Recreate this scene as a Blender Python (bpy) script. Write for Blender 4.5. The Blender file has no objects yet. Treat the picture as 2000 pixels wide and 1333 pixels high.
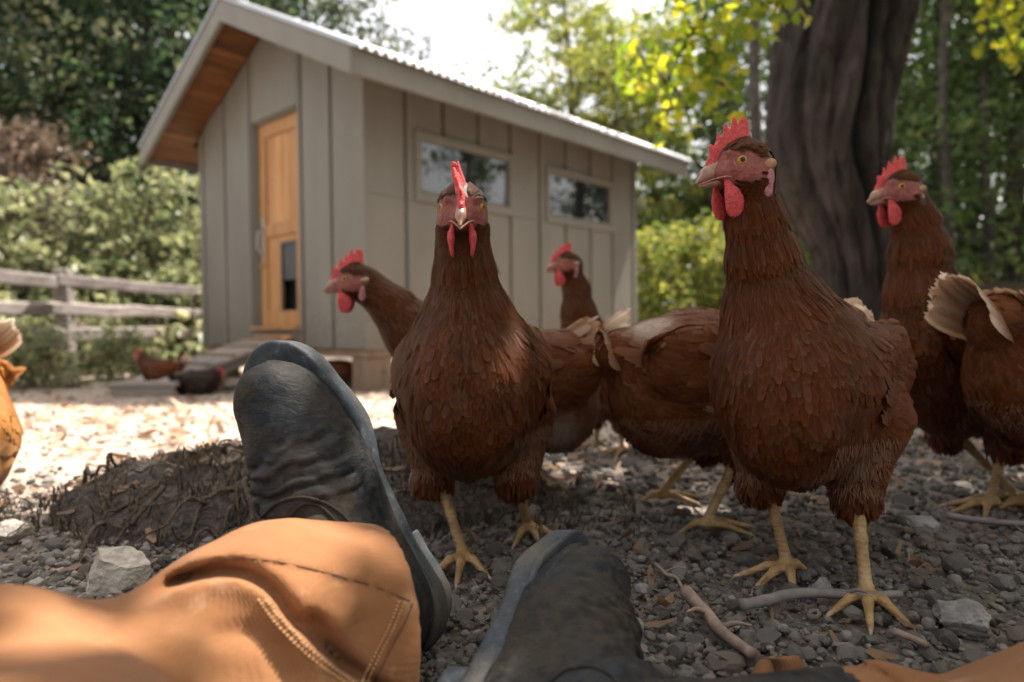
import bpy, math, random
import numpy as np
from mathutils import Vector, Matrix
from mathutils.bvhtree import BVHTree

C = bpy.context.scene.collection
rng = np.random.default_rng(7)
random.seed(7)
R = math.radians

# ------------------------------------------------------------------ camera, sky, sun, exposure
FPX = 1333.0
CAM = np.array([0.0, 0.0, 0.25])
_p, _r = R(1.4), R(0.55)
c_fwd = np.array([0, math.cos(_p), -math.sin(_p)])
_up0 = np.array([0, math.sin(_p), math.cos(_p)])
_rt0 = np.array([1.0, 0, 0])
c_rt = math.cos(_r) * _rt0 - math.sin(_r) * _up0
c_up = math.cos(_r) * _up0 + math.sin(_r) * _rt0

cd = bpy.data.cameras.new('camera')
cam = bpy.data.objects.new('camera', cd)
C.objects.link(cam)
cam.matrix_world = Matrix(((c_rt[0], c_up[0], -c_fwd[0], CAM[0]), (c_rt[1], c_up[1], -c_fwd[1], CAM[1]),
                           (c_rt[2], c_up[2], -c_fwd[2], CAM[2]), (0, 0, 0, 1)))
cd.sensor_width = 36
cd.lens = 24
cd.clip_start = 0.02
cd.clip_end = 600
cd.dof.use_dof = True
cd.dof.focus_distance = 0.59
cd.dof.aperture_fstop = 4.4
bpy.context.scene.camera = cam

SUN_AZ, SUN_EL = R(52), R(60)
w = bpy.data.worlds.new('World')
bpy.context.scene.world = w
w.use_nodes = True
wn = w.node_tree
wn.nodes.clear()
sky = wn.nodes.new('ShaderNodeTexSky')
sky.sky_type = 'NISHITA'
sky.sun_disc = False
sky.sun_elevation = SUN_EL
sky.sun_rotation = SUN_AZ
sky.air_density = 1.0
sky.dust_density = 4.5
sky.ozone_density = 0.6
bg = wn.nodes.new('ShaderNodeBackground')
bg.inputs['Strength'].default_value = 0.09
wo = wn.nodes.new('ShaderNodeOutputWorld')
tint = wn.nodes.new('ShaderNodeMixRGB')          # thin white veil over the clear sky
tint.inputs[0].default_value = 0.5
tint.inputs[2].default_value = (9.6, 9.2, 8.6, 1)
wn.links.new(sky.outputs[0], tint.inputs[1])
wn.links.new(tint.outputs[0], bg.inputs[0])
wn.links.new(bg.outputs[0], wo.inputs[0])

sl = bpy.data.lights.new('sun', 'SUN')
sl.energy = 5.0
sl.angle = R(0.5)
sl.color = (1.0, 0.93, 0.84)
so = bpy.data.objects.new('sun', sl)
C.objects.link(so)
sdir = Vector((math.sin(SUN_AZ) * math.cos(SUN_EL), math.cos(SUN_AZ) * math.cos(SUN_EL), math.sin(SUN_EL)))
so.rotation_euler = sdir.to_track_quat('Z', 'Y').to_euler()
so.location = (6, 6, 12)

sc = bpy.context.scene
sc.view_settings.view_transform = 'Standard'
sc.view_settings.look = 'None'
sc.view_settings.gamma = 1
sc.view_settings.use_curve_mapping = False
sc.view_settings.exposure = 1.74
sc.render.engine = 'CYCLES'
sc.cycles.use_denoising = True
sc.cycles.max_bounces = 8
sc.cycles.transparent_max_bounces = 8
sc.cycles.sample_clamp_indirect = 8


def P(px, py, Z):
    """a point seen at pixel (px, py) of the 2000 px wide picture, Z metres away"""
    return CAM + c_rt * ((px - 1000) / FPX * Z) + c_up * ((666.5 - py) / FPX * Z) + c_fwd * Z


# ------------------------------------------------------------------ numpy helpers
def _hash(ix, iy, iz, seed):
    h = (ix * 374761393 + iy * 668265263 + iz * 2147483647 + seed * 1274126177) & 0xffffffff
    h = ((h ^ (h >> 13)) * 1274126177) & 0xffffffff
    return ((h ^ (h >> 16)) & 0xffff) / 65535.0


def vnoise(p, scale=1.0, seed=0):
    p = np.asarray(p, float) * scale
    i = np.floor(p).astype(np.int64)
    f = p - i
    f = f * f * (3 - 2 * f)
    out = 0
    for dx in (0, 1):
        wx = f[..., 0] if dx else 1 - f[..., 0]
        for dy in (0, 1):
            wy = f[..., 1] if dy else 1 - f[..., 1]
            for dz in (0, 1):
                wz = f[..., 2] if dz else 1 - f[..., 2]
                out = out + wx * wy * wz * _hash(i[..., 0] + dx, i[..., 1] + dy, i[..., 2] + dz, seed)
    return out * 2 - 1


def fbm(p, scale, octs=3, seed=0):
    s, a, t = 0, 1.0, 0
    for k in range(octs):
        s = s + a * vnoise(p, scale * 2 ** k, seed + k)
        t += a
        a *= 0.5
    return s / t


def unit(a):
    a = np.asarray(a, float)
    return a / np.maximum(np.linalg.norm(a, axis=-1, keepdims=True), 1e-9)


def gz(x, y):
    """height of the yard: level by the camera, falling gently towards the coop"""
    x = np.asarray(x, float)
    y = np.asarray(y, float)
    t = np.clip((y - 0.6) / 4.3, 0, 1)
    return -0.225 * t - 0.02 * np.clip((y - 5) / 5, 0, 1)


def G(px, py):
    """where the ray through a pixel meets the yard"""
    Z = 0.6
    for _ in range(40):
        q = P(px, py, Z)
        tgt = float(gz(q[0], q[1]))
        Z *= (CAM[2] - tgt) / max(1e-4, CAM[2] - q[2])
    q = P(px, py, Z)
    return q


# ------------------------------------------------------------------ mesh helpers
def link(o, parent=None):
    C.objects.link(o)
    if parent is not None:
        o.parent = parent
    return o


def mesh(name, V, F, mat=None, parent=None, smooth=True, attrs=None, norm=None):
    me = bpy.data.meshes.new(name)
    V = np.ascontiguousarray(V, np.float32)
    if isinstance(F, np.ndarray):
        F = [F]
    F = [np.asarray(f, np.int32) for f in F if len(f)]
    me.vertices.add(len(V))
    me.vertices.foreach_set('co', V.ravel())
    lv = np.concatenate([f.ravel() for f in F])
    tot = np.concatenate([np.full(len(f), f.shape[1], np.int32) for f in F])
    me.loops.add(len(lv))
    me.loops.foreach_set('vertex_index', lv)
    me.polygons.add(len(tot))
    st = np.zeros(len(tot), np.int32)
    st[1:] = np.cumsum(tot)[:-1]
    me.polygons.foreach_set('loop_start', st)
    me.polygons.foreach_set('use_smooth', np.full(len(tot), bool(smooth)))
    me.update(calc_edges=True)
    if attrs:
        for k, a in attrs.items():
            a = np.asarray(a, np.float32)
            if a.ndim == 1:
                at = me.attributes.new(k, 'FLOAT', 'POINT')
                at.data.foreach_set('value', a)
            else:
                at = me.attributes.new(k, 'FLOAT_COLOR', 'POINT')
                at.data.foreach_set('color', np.ascontiguousarray(a).ravel())
    if mat is not None:
        me.materials.append(mat)
    o = bpy.data.objects.new(name, me)
    link(o, parent)
    return o


class MB:
    """collects pieces of ONE mesh"""
    def __init__(s):
        s.V, s.F, s.n, s.A = [], {}, 0, []

    def add(s, V, F, a=None):
        V = np.asarray(V, float)
        fl = F if isinstance(F, list) else [F]
        for f in fl:
            f = np.asarray(f, np.int64)
            if len(f):
                s.F.setdefault(f.shape[1], []).append(f + s.n)
        s.V.append(V)
        if a is not None:
            s.A.append(np.asarray(a, float))
        s.n += len(V)
        return s

    def box(s, a, b, M=None, bev=0.0):
        V, F = box_vf(a, b, bev)
        if M is not None:
            V = V @ M[:3, :3].T + M[:3, 3]
        return s.add(V, F)

    def tube(s, pts, rad, seg=8, cap=True):
        return s.add(*tube_vf(pts, rad, seg, cap))

    def build(s, name, mat=None, parent=None, smooth=False, attr=None):
        V = np.concatenate(s.V)
        F = [np.concatenate(f) for f in s.F.values()]
        at = {attr: np.concatenate(s.A)} if attr and s.A else None
        return mesh(name, V, F, mat, parent, smooth, at)


def box_vf(a, b, bev=0.0):
    x0, y0, z0 = a
    x1, y1, z1 = b
    if bev <= 0:
        V = np.array([[x0, y0, z0], [x1, y0, z0], [x1, y1, z0], [x0, y1, z0],
                      [x0, y0, z1], [x1, y0, z1], [x1, y1, z1], [x0, y1, z1]], float)
        F = np.array([[0, 3, 2, 1], [4, 5, 6, 7], [0, 1, 5, 4], [1, 2, 6, 5], [2, 3, 7, 6], [3, 0, 4, 7]])
        return V, F
    # chamfered box: each corner becomes three vertices
    V, idx = [], {}
    for i, (x, sx) in enumerate(((x0, 1), (x1, -1))):
        for j, (y, sy) in enumerate(((y0, 1), (y1, -1))):
            for k, (z, sz) in enumerate(((z0, 1), (z1, -1))):
                idx[i, j, k, 0] = len(V); V.append((x, y + sy * bev, z + sz * bev))
                idx[i, j, k, 1] = len(V); V.append((x + sx * bev, y, z + sz * bev))
                idx[i, j, k, 2] = len(V); V.append((x + sx * bev, y + sy * bev, z))
    cen = np.array([(x0 + x1) / 2, (y0 + y1) / 2, (z0 + z1) / 2])
    V = np.array(V, float)
    Q, T = [], []
    for s_ in (0, 1):
        Q.append([idx[s_, 0, 0, 0], idx[s_, 1, 0, 0], idx[s_, 1, 1, 0], idx[s_, 0, 1, 0]])
        Q.append([idx[0, s_, 0, 1], idx[1, s_, 0, 1], idx[1, s_, 1, 1], idx[0, s_, 1, 1]])
        Q.append([idx[0, 0, s_, 2], idx[1, 0, s_, 2], idx[1, 1, s_, 2], idx[0, 1, s_, 2]])
    for a_ in (0, 1):
        for b_ in (0, 1):
            Q.append([idx[a_, b_, 0, 0], idx[a_, b_, 1, 0], idx[a_, b_, 1, 1], idx[a_, b_, 0, 1]])
            Q.append([idx[a_, 0, b_, 0], idx[a_, 1, b_, 0], idx[a_, 1, b_, 2], idx[a_, 0, b_, 2]])
            Q.append([idx[0, a_, b_, 1], idx[1, a_, b_, 1], idx[1, a_, b_, 2], idx[0, a_, b_, 2]])
            for k in (0, 1):
                T.append([idx[a_, b_, k, 0], idx[a_, b_, k, 1], idx[a_, b_, k, 2]])
    def fix(F):
        F = np.array(F)
        for f in F:
            n = np.cross(V[f[1]] - V[f[0]], V[f[2]] - V[f[0]])
            if np.dot(n, V[f].mean(0) - cen) < 0:
                f[:] = f[::-1].copy()
        return F
    return V, [fix(Q), fix(T)]


def tube_vf(pts, rad, seg=8, cap=True):
    pts = np.asarray(pts, float)
    n = len(pts)
    rad = np.broadcast_to(np.asarray(rad, float), (n,))
    T = unit(np.gradient(pts, axis=0))
    a = np.array([0, 0, 1.0]) if abs(T[0][2]) < 0.9 else np.array([1.0, 0, 0])
    u = unit(np.cross(T[0], a))
    V = []
    th = np.linspace(0, 2 * np.pi, seg, endpoint=False)
    for i in range(n):
        u = unit(u - T[i] * np.dot(u, T[i]))
        v = np.cross(T[i], u)
        V.append(pts[i] + rad[i] * (np.cos(th)[:, None] * u + np.sin(th)[:, None] * v))
    V = np.concatenate(V)
    i = np.arange(n - 1)[:, None] * seg
    j = np.arange(seg)[None, :]
    jn = (j + 1) % seg
    Q = np.stack([i + j, i + jn, i + seg + jn, i + seg + j], -1).reshape(-1, 4)
    F = [Q]
    if cap:
        V = np.concatenate([V, pts[:1], pts[-1:]])
        c0, c1 = len(V) - 2, len(V) - 1
        j = np.arange(seg)
        F.append(np.stack([np.full(seg, c0), (j + 1) % seg, j], -1))
        F.append(np.stack([np.full(seg, c1), (n - 1) * seg + j, (n - 1) * seg + (j + 1) % seg], -1))
        F = [F[0], np.concatenate(F[1:])]
    return V, F


def spline(pts, n):
    """Catmull-Rom through the points"""
    p = np.asarray(pts, float)
    p = np.concatenate([[2 * p[0] - p[1]], p, [2 * p[-1] - p[-2]]])
    m = len(p) - 3
    t = np.linspace(0, m - 1e-6, n)
    i = t.astype(int)
    f = (t - i)[:, None]
    a, b, c, d = p[i], p[i + 1], p[i + 2], p[i + 3]
    return 0.5 * (2 * b + (c - a) * f + (2 * a - 5 * b + 4 * c - d) * f ** 2 + (3 * b - a - 3 * c + d) * f ** 3)


# ------------------------------------------------------------------ signed distance shapes -> smooth meshes
def smin(a, b, k):
    h = np.maximum(k - np.abs(a - b), 0) / k
    return np.minimum(a, b) - h * h * k * 0.25


def rc(p, a, b, r1, r2, sy=None, ax=1):
    """round cone; sy stretches distances along one axis so that the shape comes out flatter there"""
    a = np.asarray(a, float)
    b = np.asarray(b, float)
    ba = b - a
    pa = p - a
    if sy:
        m = np.ones(3)
        m[ax] = sy
        pa = pa * m
        ba = ba * m
    t = np.clip((pa @ ba) / max(1e-12, ba @ ba), 0, 1)
    return np.linalg.norm(pa - t[..., None] * ba, axis=-1) - (r1 + t * (r2 - r1))


def ell(p, c, r, M=None):
    q = p - np.asarray(c, float)
    if M is not None:
        q = q @ M
    r = np.asarray(r, float)
    k0 = np.linalg.norm(q / r, axis=-1)
    k1 = np.linalg.norm(q / (r * r), axis=-1)
    return k0 * (k0 - 1) / np.maximum(k1, 1e-6)


def rotm(yaw=0, pitch=0, roll=0):
    """columns = local axes; pitch lifts the x axis"""
    cy, sy = math.cos(yaw), math.sin(yaw)
    cp, sp = math.cos(pitch), math.sin(pitch)
    cr, sr = math.cos(roll), math.sin(roll)
    Z = np.array([[cy, -sy, 0], [sy, cy, 0], [0, 0, 1]])
    Y = np.array([[cp, 0, -sp], [0, 1, 0], [sp, 0, cp]])
    X = np.array([[1, 0, 0], [0, cr, -sr], [0, sr, cr]])
    return Z @ Y @ X


def surf(sdf, lo, hi, h, newton=2):
    lo = np.asarray(lo, float)
    hi = np.asarray(hi, float)
    n = np.ceil((hi - lo) / h).astype(int) + 1
    ax = [lo[i] + h * np.arange(n[i]) for i in range(3)]
    Pg = np.stack(np.meshgrid(*ax, indexing='ij'), -1)
    D = sdf(Pg.reshape(-1, 3)).reshape(n)
    S = D < 0
    cn = n - 1
    num = np.zeros(tuple(cn) + (3,))
    cnt = np.zeros(cn)
    def sl_(o):
        return tuple(slice(o[i], o[i] + cn[i]) for i in range(3))
    for a in range(3):
        b, c = (a + 1) % 3, (a + 2) % 3
        for ob in (0, 1):
            for oc in (0, 1):
                o0 = [0, 0, 0]; o0[b] = ob; o0[c] = oc
                o1 = list(o0); o1[a] = 1
                d0, d1 = D[sl_(o0)], D[sl_(o1)]
                m = (d0 < 0) != (d1 < 0)
                t = np.where(m, d0 / np.where(m, d0 - d1, 1), 0)
                for k in range(3):
                    num[..., k] += m * (o0[k] + (t if k == a else 0))
                cnt += m
    act = cnt > 0
    vid = np.full(cn, -1, np.int64)
    vid[act] = np.arange(act.sum())
    ii = np.argwhere(act)
    V = lo + h * (ii + num[act] / cnt[act][:, None])
    Fs = []
    for a in range(3):
        b, c = (a + 1) % 3, (a + 2) % 3
        s0 = [slice(None)] * 3; s0[a] = slice(0, n[a] - 1)
        s1 = [slice(None)] * 3; s1[a] = slice(1, n[a])
        ch = S[tuple(s0)] != S[tuple(s1)]
        e = np.argwhere(ch)
        e = e[(e[:, b] > 0) & (e[:, c] > 0) & (e[:, b] < n[b] - 1) & (e[:, c] < n[c] - 1)]
        if not len(e):
            continue
        def at(db, dc):
            q = e.copy(); q[:, b] -= db; q[:, c] -= dc
            return vid[q[:, 0], q[:, 1], q[:, 2]]
        q = np.stack([at(1, 1), at(0, 1), at(0, 0), at(1, 0)], -1)
        ins = S[e[:, 0], e[:, 1], e[:, 2]]
        q[~ins] = q[~ins][:, ::-1]
        Fs.append(q)
    F = np.concatenate(Fs)
    F = F[(F >= 0).all(1)]
    e = h * 0.3
    Nn = None
    for k in range(max(1, newton)):
        g = np.stack([sdf(V + np.eye(3)[i] * e) - sdf(V - np.eye(3)[i] * e) for i in range(3)], -1) / (2 * e)
        gl = np.maximum(np.linalg.norm(g, axis=1), 0.2)
        if newton:
            st = np.clip(sdf(V) / gl, -h * .6, h * .6)
            V = V - g / gl[:, None] * st[:, None]
        Nn = unit(g)
    return V, F, Nn


# ------------------------------------------------------------------ tags
def tag(o, label=None, cat=None, group=None, kind=None):
    if label: o['label'] = label
    if cat: o['category'] = cat
    if group: o['group'] = group
    if kind: o['kind'] = kind
    return o


def empty(name, loc=(0, 0, 0), rz=0.0, parent=None):
    o = bpy.data.objects.new(name, None)
    o.empty_display_size = 0.05
    o.location = tuple(float(v) for v in loc)
    o.rotation_euler = (0, 0, rz)
    return link(o, parent)
# ------------------------------------------------------------------ materials
class NT:
    def __init__(s, name):
        s.m = bpy.data.materials.new(name)
        s.m.use_nodes = True
        s.t = s.m.node_tree
        s.t.nodes.clear()
        s.out = s.t.nodes.new('ShaderNodeOutputMaterial')
        s.b = s.t.nodes.new('ShaderNodeBsdfPrincipled')
        s.t.links.new(s.b.outputs[0], s.out.inputs[0])

    def n(s, typ, **kw):
        nd = s.t.nodes.new('ShaderNode' + typ)
        for k, v in kw.items():
            setattr(nd, k, v)
        return nd

    def l(s, a, b):
        s.t.links.new(a, b)

    def setv(s, inp, v):
        if hasattr(v, 'is_output') or hasattr(v, 'links'):
            s.l(v, inp)
        else:
            inp.default_value = v

    def coord(s, kind='Object', scale=(1, 1, 1), rot=(0, 0, 0)):
        tc = s.n('TexCoord')
        mp = s.n('Mapping')
        mp.inputs['Scale'].default_value = scale
        mp.inputs['Rotation'].default_value = rot
        s.l(tc.outputs[kind], mp.inputs[0])
        return mp.outputs[0]

    def noise(s, vec, scale, detail=4, rough=0.55, dist=0.0):
        nd = s.n('TexNoise')
        s.l(vec, nd.inputs['Vector'])
        nd.inputs['Scale'].default_value = scale
        nd.inputs['Detail'].default_value = detail
        nd.inputs['Roughness'].default_value = rough
        nd.inputs['Distortion'].default_value = dist
        return nd.outputs['Fac']

    def vor(s, vec, scale, feature='F1', out='Distance'):
        nd = s.n('TexVoronoi', feature=feature)
        s.l(vec, nd.inputs['Vector'])
        nd.inputs['Scale'].default_value = scale
        return nd.outputs[out]

    def wave(s, vec, scale, dist=0.0, dscale=1.0, dirn='X', prof='SIN', detail=2):
        nd = s.n('TexWave', bands_direction=dirn, wave_profile=prof)
        s.l(vec, nd.inputs['Vector'])
        nd.inputs['Scale'].default_value = scale
        nd.inputs['Distortion'].default_value = dist
        nd.inputs['Detail'].default_value = detail
        nd.inputs['Detail Scale'].default_value = dscale
        return nd.outputs['Fac']

    def ramp(s, fac, stops, interp='LINEAR'):
        nd = s.n('ValToRGB')
        cr = nd.color_ramp
        cr.interpolation = interp
        while len(cr.elements) < len(stops):
            cr.elements.new(0.5)
        for e, (p, c) in zip(cr.elements, stops):
            e.position = p
            e.color = (*c, 1) if len(c) == 3 else c
        s.l(fac, nd.inputs[0])
        return nd.outputs[0]

    def mix(s, fac, a, b, mode='MIX'):
        nd = s.n('MixRGB', blend_type=mode)
        s.setv(nd.inputs[0], fac)
        for i, v in ((1, a), (2, b)):
            s.setv(nd.inputs[i], (*v, 1) if isinstance(v, tuple) and len(v) == 3 else v)
        return nd.outputs[0]

    def math(s, op, a, b=0.0, clamp=False):
        nd = s.n('Math', operation=op)
        nd.use_clamp = clamp
        s.setv(nd.inputs[0], a)
        s.setv(nd.inputs[1], b)
        return nd.outputs[0]

    def attr(s, name, out='Fac'):
        nd = s.n('Attribute')
        nd.attribute_name = name
        return nd.outputs[out]

    def sep(s, col):
        nd = s.n('SeparateColor')
        s.l(col, nd.inputs[0])
        return nd.outputs

    def bump(s, h, strength=0.3, dist=0.01, prev=None):
        nd = s.n('Bump')
        nd.inputs['Strength'].default_value = strength
        nd.inputs['Distance'].default_value = dist
        s.l(h, nd.inputs['Height'])
        if prev is not None:
            s.l(prev, nd.inputs['Normal'])
        return nd.outputs[0]

    def fin(s, col=None, rough=0.6, nrm=None, spec=None, **kw):
        b = s.b
        if col is not None:
            s.setv(b.inputs['Base Color'], (*col, 1) if isinstance(col, tuple) and len(col) == 3 else col)
        s.setv(b.inputs['Roughness'], rough)
        if nrm is not None:
            s.l(nrm, b.inputs['Normal'])
        if spec is not None:
            b.inputs['Specular IOR Level'].default_value = spec
        for k, v in kw.items():
            s.setv(b.inputs[k], v)
        return s.m

    def translucent(s, col, fac):
        tr = s.n('BsdfTranslucent')
        s.l(col, tr.inputs[0])
        mx = s.n('MixShader')
        mx.inputs[0].default_value = fac
        s.l(s.b.outputs[0], mx.inputs[1])
        s.l(tr.outputs[0], mx.inputs[2])
        s.l(mx.outputs[0], s.out.inputs[0])


def m_simple(name, c1, c2, scale=20, rough=0.6, bscale=None, bstr=0.3, bdist=0.004, detail=5, stretch=(1, 1, 1), spec=None, coord='Object'):
    t = NT(name)
    v = t.coord(coord, stretch)
    f = t.noise(v, scale, detail)
    col = t.ramp(f, [(0.3, c1), (0.7, c2)])
    nb = t.bump(t.noise(v, bscale or scale * 3, 4), bstr, bdist)
    return t.fin(col, rough, nb, spec)


def m_soil():
    t = NT('soil')
    v = t.coord('Object')
    a = t.noise(v, 1.3, 6)
    b = t.noise(v, 45, 5, 0.7)
    col = t.ramp(b, [(0.28, (0.060, 0.050, 0.043)), (0.5, (0.135, 0.113, 0.098)), (0.72, (0.27, 0.232, 0.20))])
    col = t.mix(t.math('MULTIPLY', a, 0.5), col, (0.19, 0.155, 0.125))
    # dry dusty yard beyond the gravel
    sx = t.n('SeparateXYZ')
    t.l(v, sx.inputs[0])
    yy = t.math('ADD', t.math('SUBTRACT', sx.outputs[1], t.math('MULTIPLY', sx.outputs[0], 0.55)), t.math('MULTIPLY', t.noise(v, 2.2, 5), 1.2))
    zone = t.ramp(t.math('MULTIPLY', t.math('SUBTRACT', yy, 1.5), 0.8, True), [(0.0, (0, 0, 0)), (1.0, (1, 1, 1))])
    dust = t.ramp(b, [(0.28, (0.22, 0.17, 0.13)), (0.5, (0.36, 0.29, 0.235)), (0.72, (0.50, 0.43, 0.37))])
    col = t.mix(zone, col, dust)
    h = t.math('ADD', t.noise(v, 160, 4), t.math('MULTIPLY', t.noise(v, 28, 5), 2.0))
    return t.fin(col, 0.95, t.bump(h, 0.9, 0.006), 0.15)


def m_stone(name, lo, hi):
    t = NT(name)
    v = t.coord('Object')
    rnd = t.attr('sr')
    f = t.noise(v, 130, 5, 0.65)
    col = t.ramp(rnd, [(0.0, lo), (0.40, tuple((a + b) / 2 for a, b in zip(lo, hi))), (0.55, (0.13, 0.095, 0.078)), (0.62, hi), (0.75, (0.26, 0.235, 0.21)), (1.0, (0.46, 0.40, 0.34))])
    col = t.mix(t.math('MULTIPLY', f, 0.55), col, (0.06, 0.055, 0.05))
    return t.fin(col, 0.9, t.bump(t.noise(v, 300, 4), 0.5, 0.002), 0.25)


def m_paint():
    t = NT('taupe_paint')
    v = t.coord('Object', (1, 1, 0.35))
    f = t.noise(v, 3, 6, 0.65)
    col = t.ramp(f, [(0.25, (0.142, 0.132, 0.113)), (0.6, (0.180, 0.168, 0.146)), (0.85, (0.200, 0.188, 0.165))])
    sx = t.n('SeparateXYZ')
    t.l(t.coord('Object'), sx.inputs[0])
    sp = t.noise(t.coord('Object'), 16, 6, 0.7)
    lo = t.math('MULTIPLY', t.math('SUBTRACT', 0.95, sx.outputs[2]), 1.5, True)     # mud splashed up from the ground
    spl = t.ramp(t.math('ADD', sp, t.math('MULTIPLY', lo, 0.30)), [(0.62, (0, 0, 0)), (0.82, (1, 1, 1))])
    col = t.mix(t.math('MULTIPLY', spl, 0.55), col, (0.125, 0.098, 0.075))
    nb = t.bump(t.noise(t.coord('Object', (30, 30, 2)), 6, 4), 0.25, 0.002)
    return t.fin(col, 0.6, nb, 0.35)


def m_wood(name, c1, c2, c3, axis=(1, 14, 14), rough=0.6, knots=True, sc=2.2):
    t = NT(name)
    v = t.coord('Object', axis)
    f = t.noise(v, sc, 7, 0.62, 0.4)
    oi = t.n('ObjectInfo')
    col = t.ramp(f, [(0.28, c1), (0.52, c2), (0.75, c3)])
    sh = t.math('ADD', t.math('MULTIPLY', oi.outputs['Random'], 0.5), 0.72)
    hs = t.n('HueSaturation')
    t.l(col, hs.inputs['Color'])
    t.l(sh, hs.inputs['Value'])
    col = hs.outputs[0]
    if knots:
        k = t.vor(t.coord('Object', (2.2, 5, 5)), 1.6)
        km = t.ramp(k, [(0.03, (1, 1, 1)), (0.11, (0, 0, 0))])
        col = t.mix(km, col, tuple(c * 0.35 for c in c1))
    return t.fin(col, rough, t.bump(f, 0.25, 0.003), 0.35)


def m_leaf(name, cols, trans=0.45, rough=0.5):
    t = NT(name)
    r = t.attr('lr')
    col = t.ramp(r, [(i / (len(cols) - 1), c) for i, c in enumerate(cols)])
    t.fin(col, rough, None, 0.4)
    hs = t.n('HueSaturation')
    hs.inputs['Value'].default_value = 1.5
    hs.inputs['Saturation'].default_value = 1.1
    t.l(col, hs.inputs['Color'])
    t.translucent(hs.outputs[0], trans)
    return t.m


def m_bark(name, c1, c2, sc=1.0, crack=0.6, st=0.16):
    t = NT(name)
    v = t.coord('Object', (1, 1, st), (0, 0.12 if st > .3 else 0, 0))
    f = t.noise(v, 14 * sc, 7, 0.65, 0.6)
    big = t.noise(t.coord('Object', (1, 1, 0.5)), 2.5 * sc, 4)
    col = t.ramp(f, [(0.3, c1), (0.68, c2)])
    bg_ = t.ramp(big, [(0.35, (1, 1, 1)), (0.62, (0, 0, 0))])
    col = t.mix(t.math('MULTIPLY', bg_, 0.65), col, c1)
    h = t.math('ADD', f, t.math('MULTIPLY', t.noise(v, 50 * sc, 4), 0.4))
    cr = t.vor(t.coord('Object', (1, 1, 0.22)), 17 * sc, 'DISTANCE_TO_EDGE')
    crk = t.ramp(cr, [(0.0, (0, 0, 0)), (0.16, (1, 1, 1))])
    col = t.mix(t.math('MULTIPLY', t.math('SUBTRACT', 1.0, crk), crack), col, tuple(c * 0.5 for c in c1))
    h = t.math('ADD', h, t.math('MULTIPLY', crk, crack * 1.1))
    return t.fin(col, 0.9, t.bump(h, 0.9, 0.03), 0.2)


def m_feather(name, dark, mid, light, pale=(0.62, 0.50, 0.40), tr=0.22):
    t = NT(name)
    s = t.sep(t.attr('fa', 'Color'))
    a = t.attr('fa', 'Alpha')
    rnd, tt, uu = s[0], s[1], s[2]
    col = t.ramp(rnd, [(0.0, dark), (0.5, mid), (1.0, tuple(0.65 * m + 0.35 * l for m, l in zip(mid, light)))])
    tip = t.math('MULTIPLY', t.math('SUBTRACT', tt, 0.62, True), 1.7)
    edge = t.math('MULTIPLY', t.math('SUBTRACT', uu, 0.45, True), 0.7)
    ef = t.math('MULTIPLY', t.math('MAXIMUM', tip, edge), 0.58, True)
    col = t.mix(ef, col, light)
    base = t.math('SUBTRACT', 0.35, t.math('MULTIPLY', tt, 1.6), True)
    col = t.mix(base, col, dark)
    # barbs: fine stripes running out from the shaft
    w1 = t.math('SINE', t.math('ADD', t.math('MULTIPLY', tt, 95.0), t.math('MULTIPLY', uu, -16.0)))
    w2 = t.math('MULTIPLY', t.math('ADD', w1, 1.0), 0.14)
    col = t.mix(w2, col, dark)
    col = t.mix(a, col, pale)
    nb = t.bump(w1, 0.35, 0.0012)
    t.fin(col, 0.44, nb, 0.22)
    t.b.inputs['Specular Tint'].default_value = (1.0, 0.60, 0.36, 1)
    t.b.inputs['Sheen Weight'].default_value = 0.0
    t.b.inputs['Sheen Roughness'].default_value = 0.4
    t.b.inputs['Sheen Tint'].default_value = (1, 0.75, 0.6, 1)
    hs = t.n('HueSaturation')
    hs.inputs['Value'].default_value = 1.3
    t.l(col, hs.inputs['Color'])
    t.translucent(hs.outputs[0], tr)
    return t.m


def m_hide():
    """what the hen's body itself shows: down under the feathers and bare pink face"""
    t = NT('hen_skin')
    v = t.coord('Object')
    mk = t.attr('mk')
    wr = t.noise(v, 420, 4, 0.7)
    face = t.ramp(t.noise(v, 160, 4, 0.6), [(0.28, (0.165, 0.042, 0.034)), (0.55, (0.255, 0.076, 0.060)), (0.8, (0.33, 0.130, 0.102))])
    down = t.ramp(t.noise(v, 90, 4), [(0.3, (0.030, 0.010, 0.005)), (0.7, (0.075, 0.024, 0.010))])
    col = t.mix(mk, down, face)
    h = t.math('ADD', wr, t.vor(v, 330))
    t.fin(col, 0.5, t.bump(h, 0.4, 0.0012), 0.3)
    t.b.inputs['Subsurface Weight'].default_value = 0.06
    t.b.inputs['Subsurface Radius'].default_value = (0.006, 0.002, 0.001)
    return t.m


def m_flesh(name, c1, c2):
    t = NT(name)
    v = t.coord('Object')
    f = t.noise(v, 260, 5, 0.6)
    col = t.ramp(f, [(0.3, c1), (0.7, c2)])
    h = t.math('ADD', t.vor(v, 560), t.math('MULTIPLY', f, 0.6))
    t.fin(col, 0.58, t.bump(h, 0.6, 0.0015), 0.22)
    t.b.inputs['Subsurface Weight'].default_value = 0.35
    t.b.inputs['Subsurface Radius'].default_value = (0.012, 0.003, 0.002)
    t.b.inputs['Subsurface Scale'].default_value = 0.5
    return t.m


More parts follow.
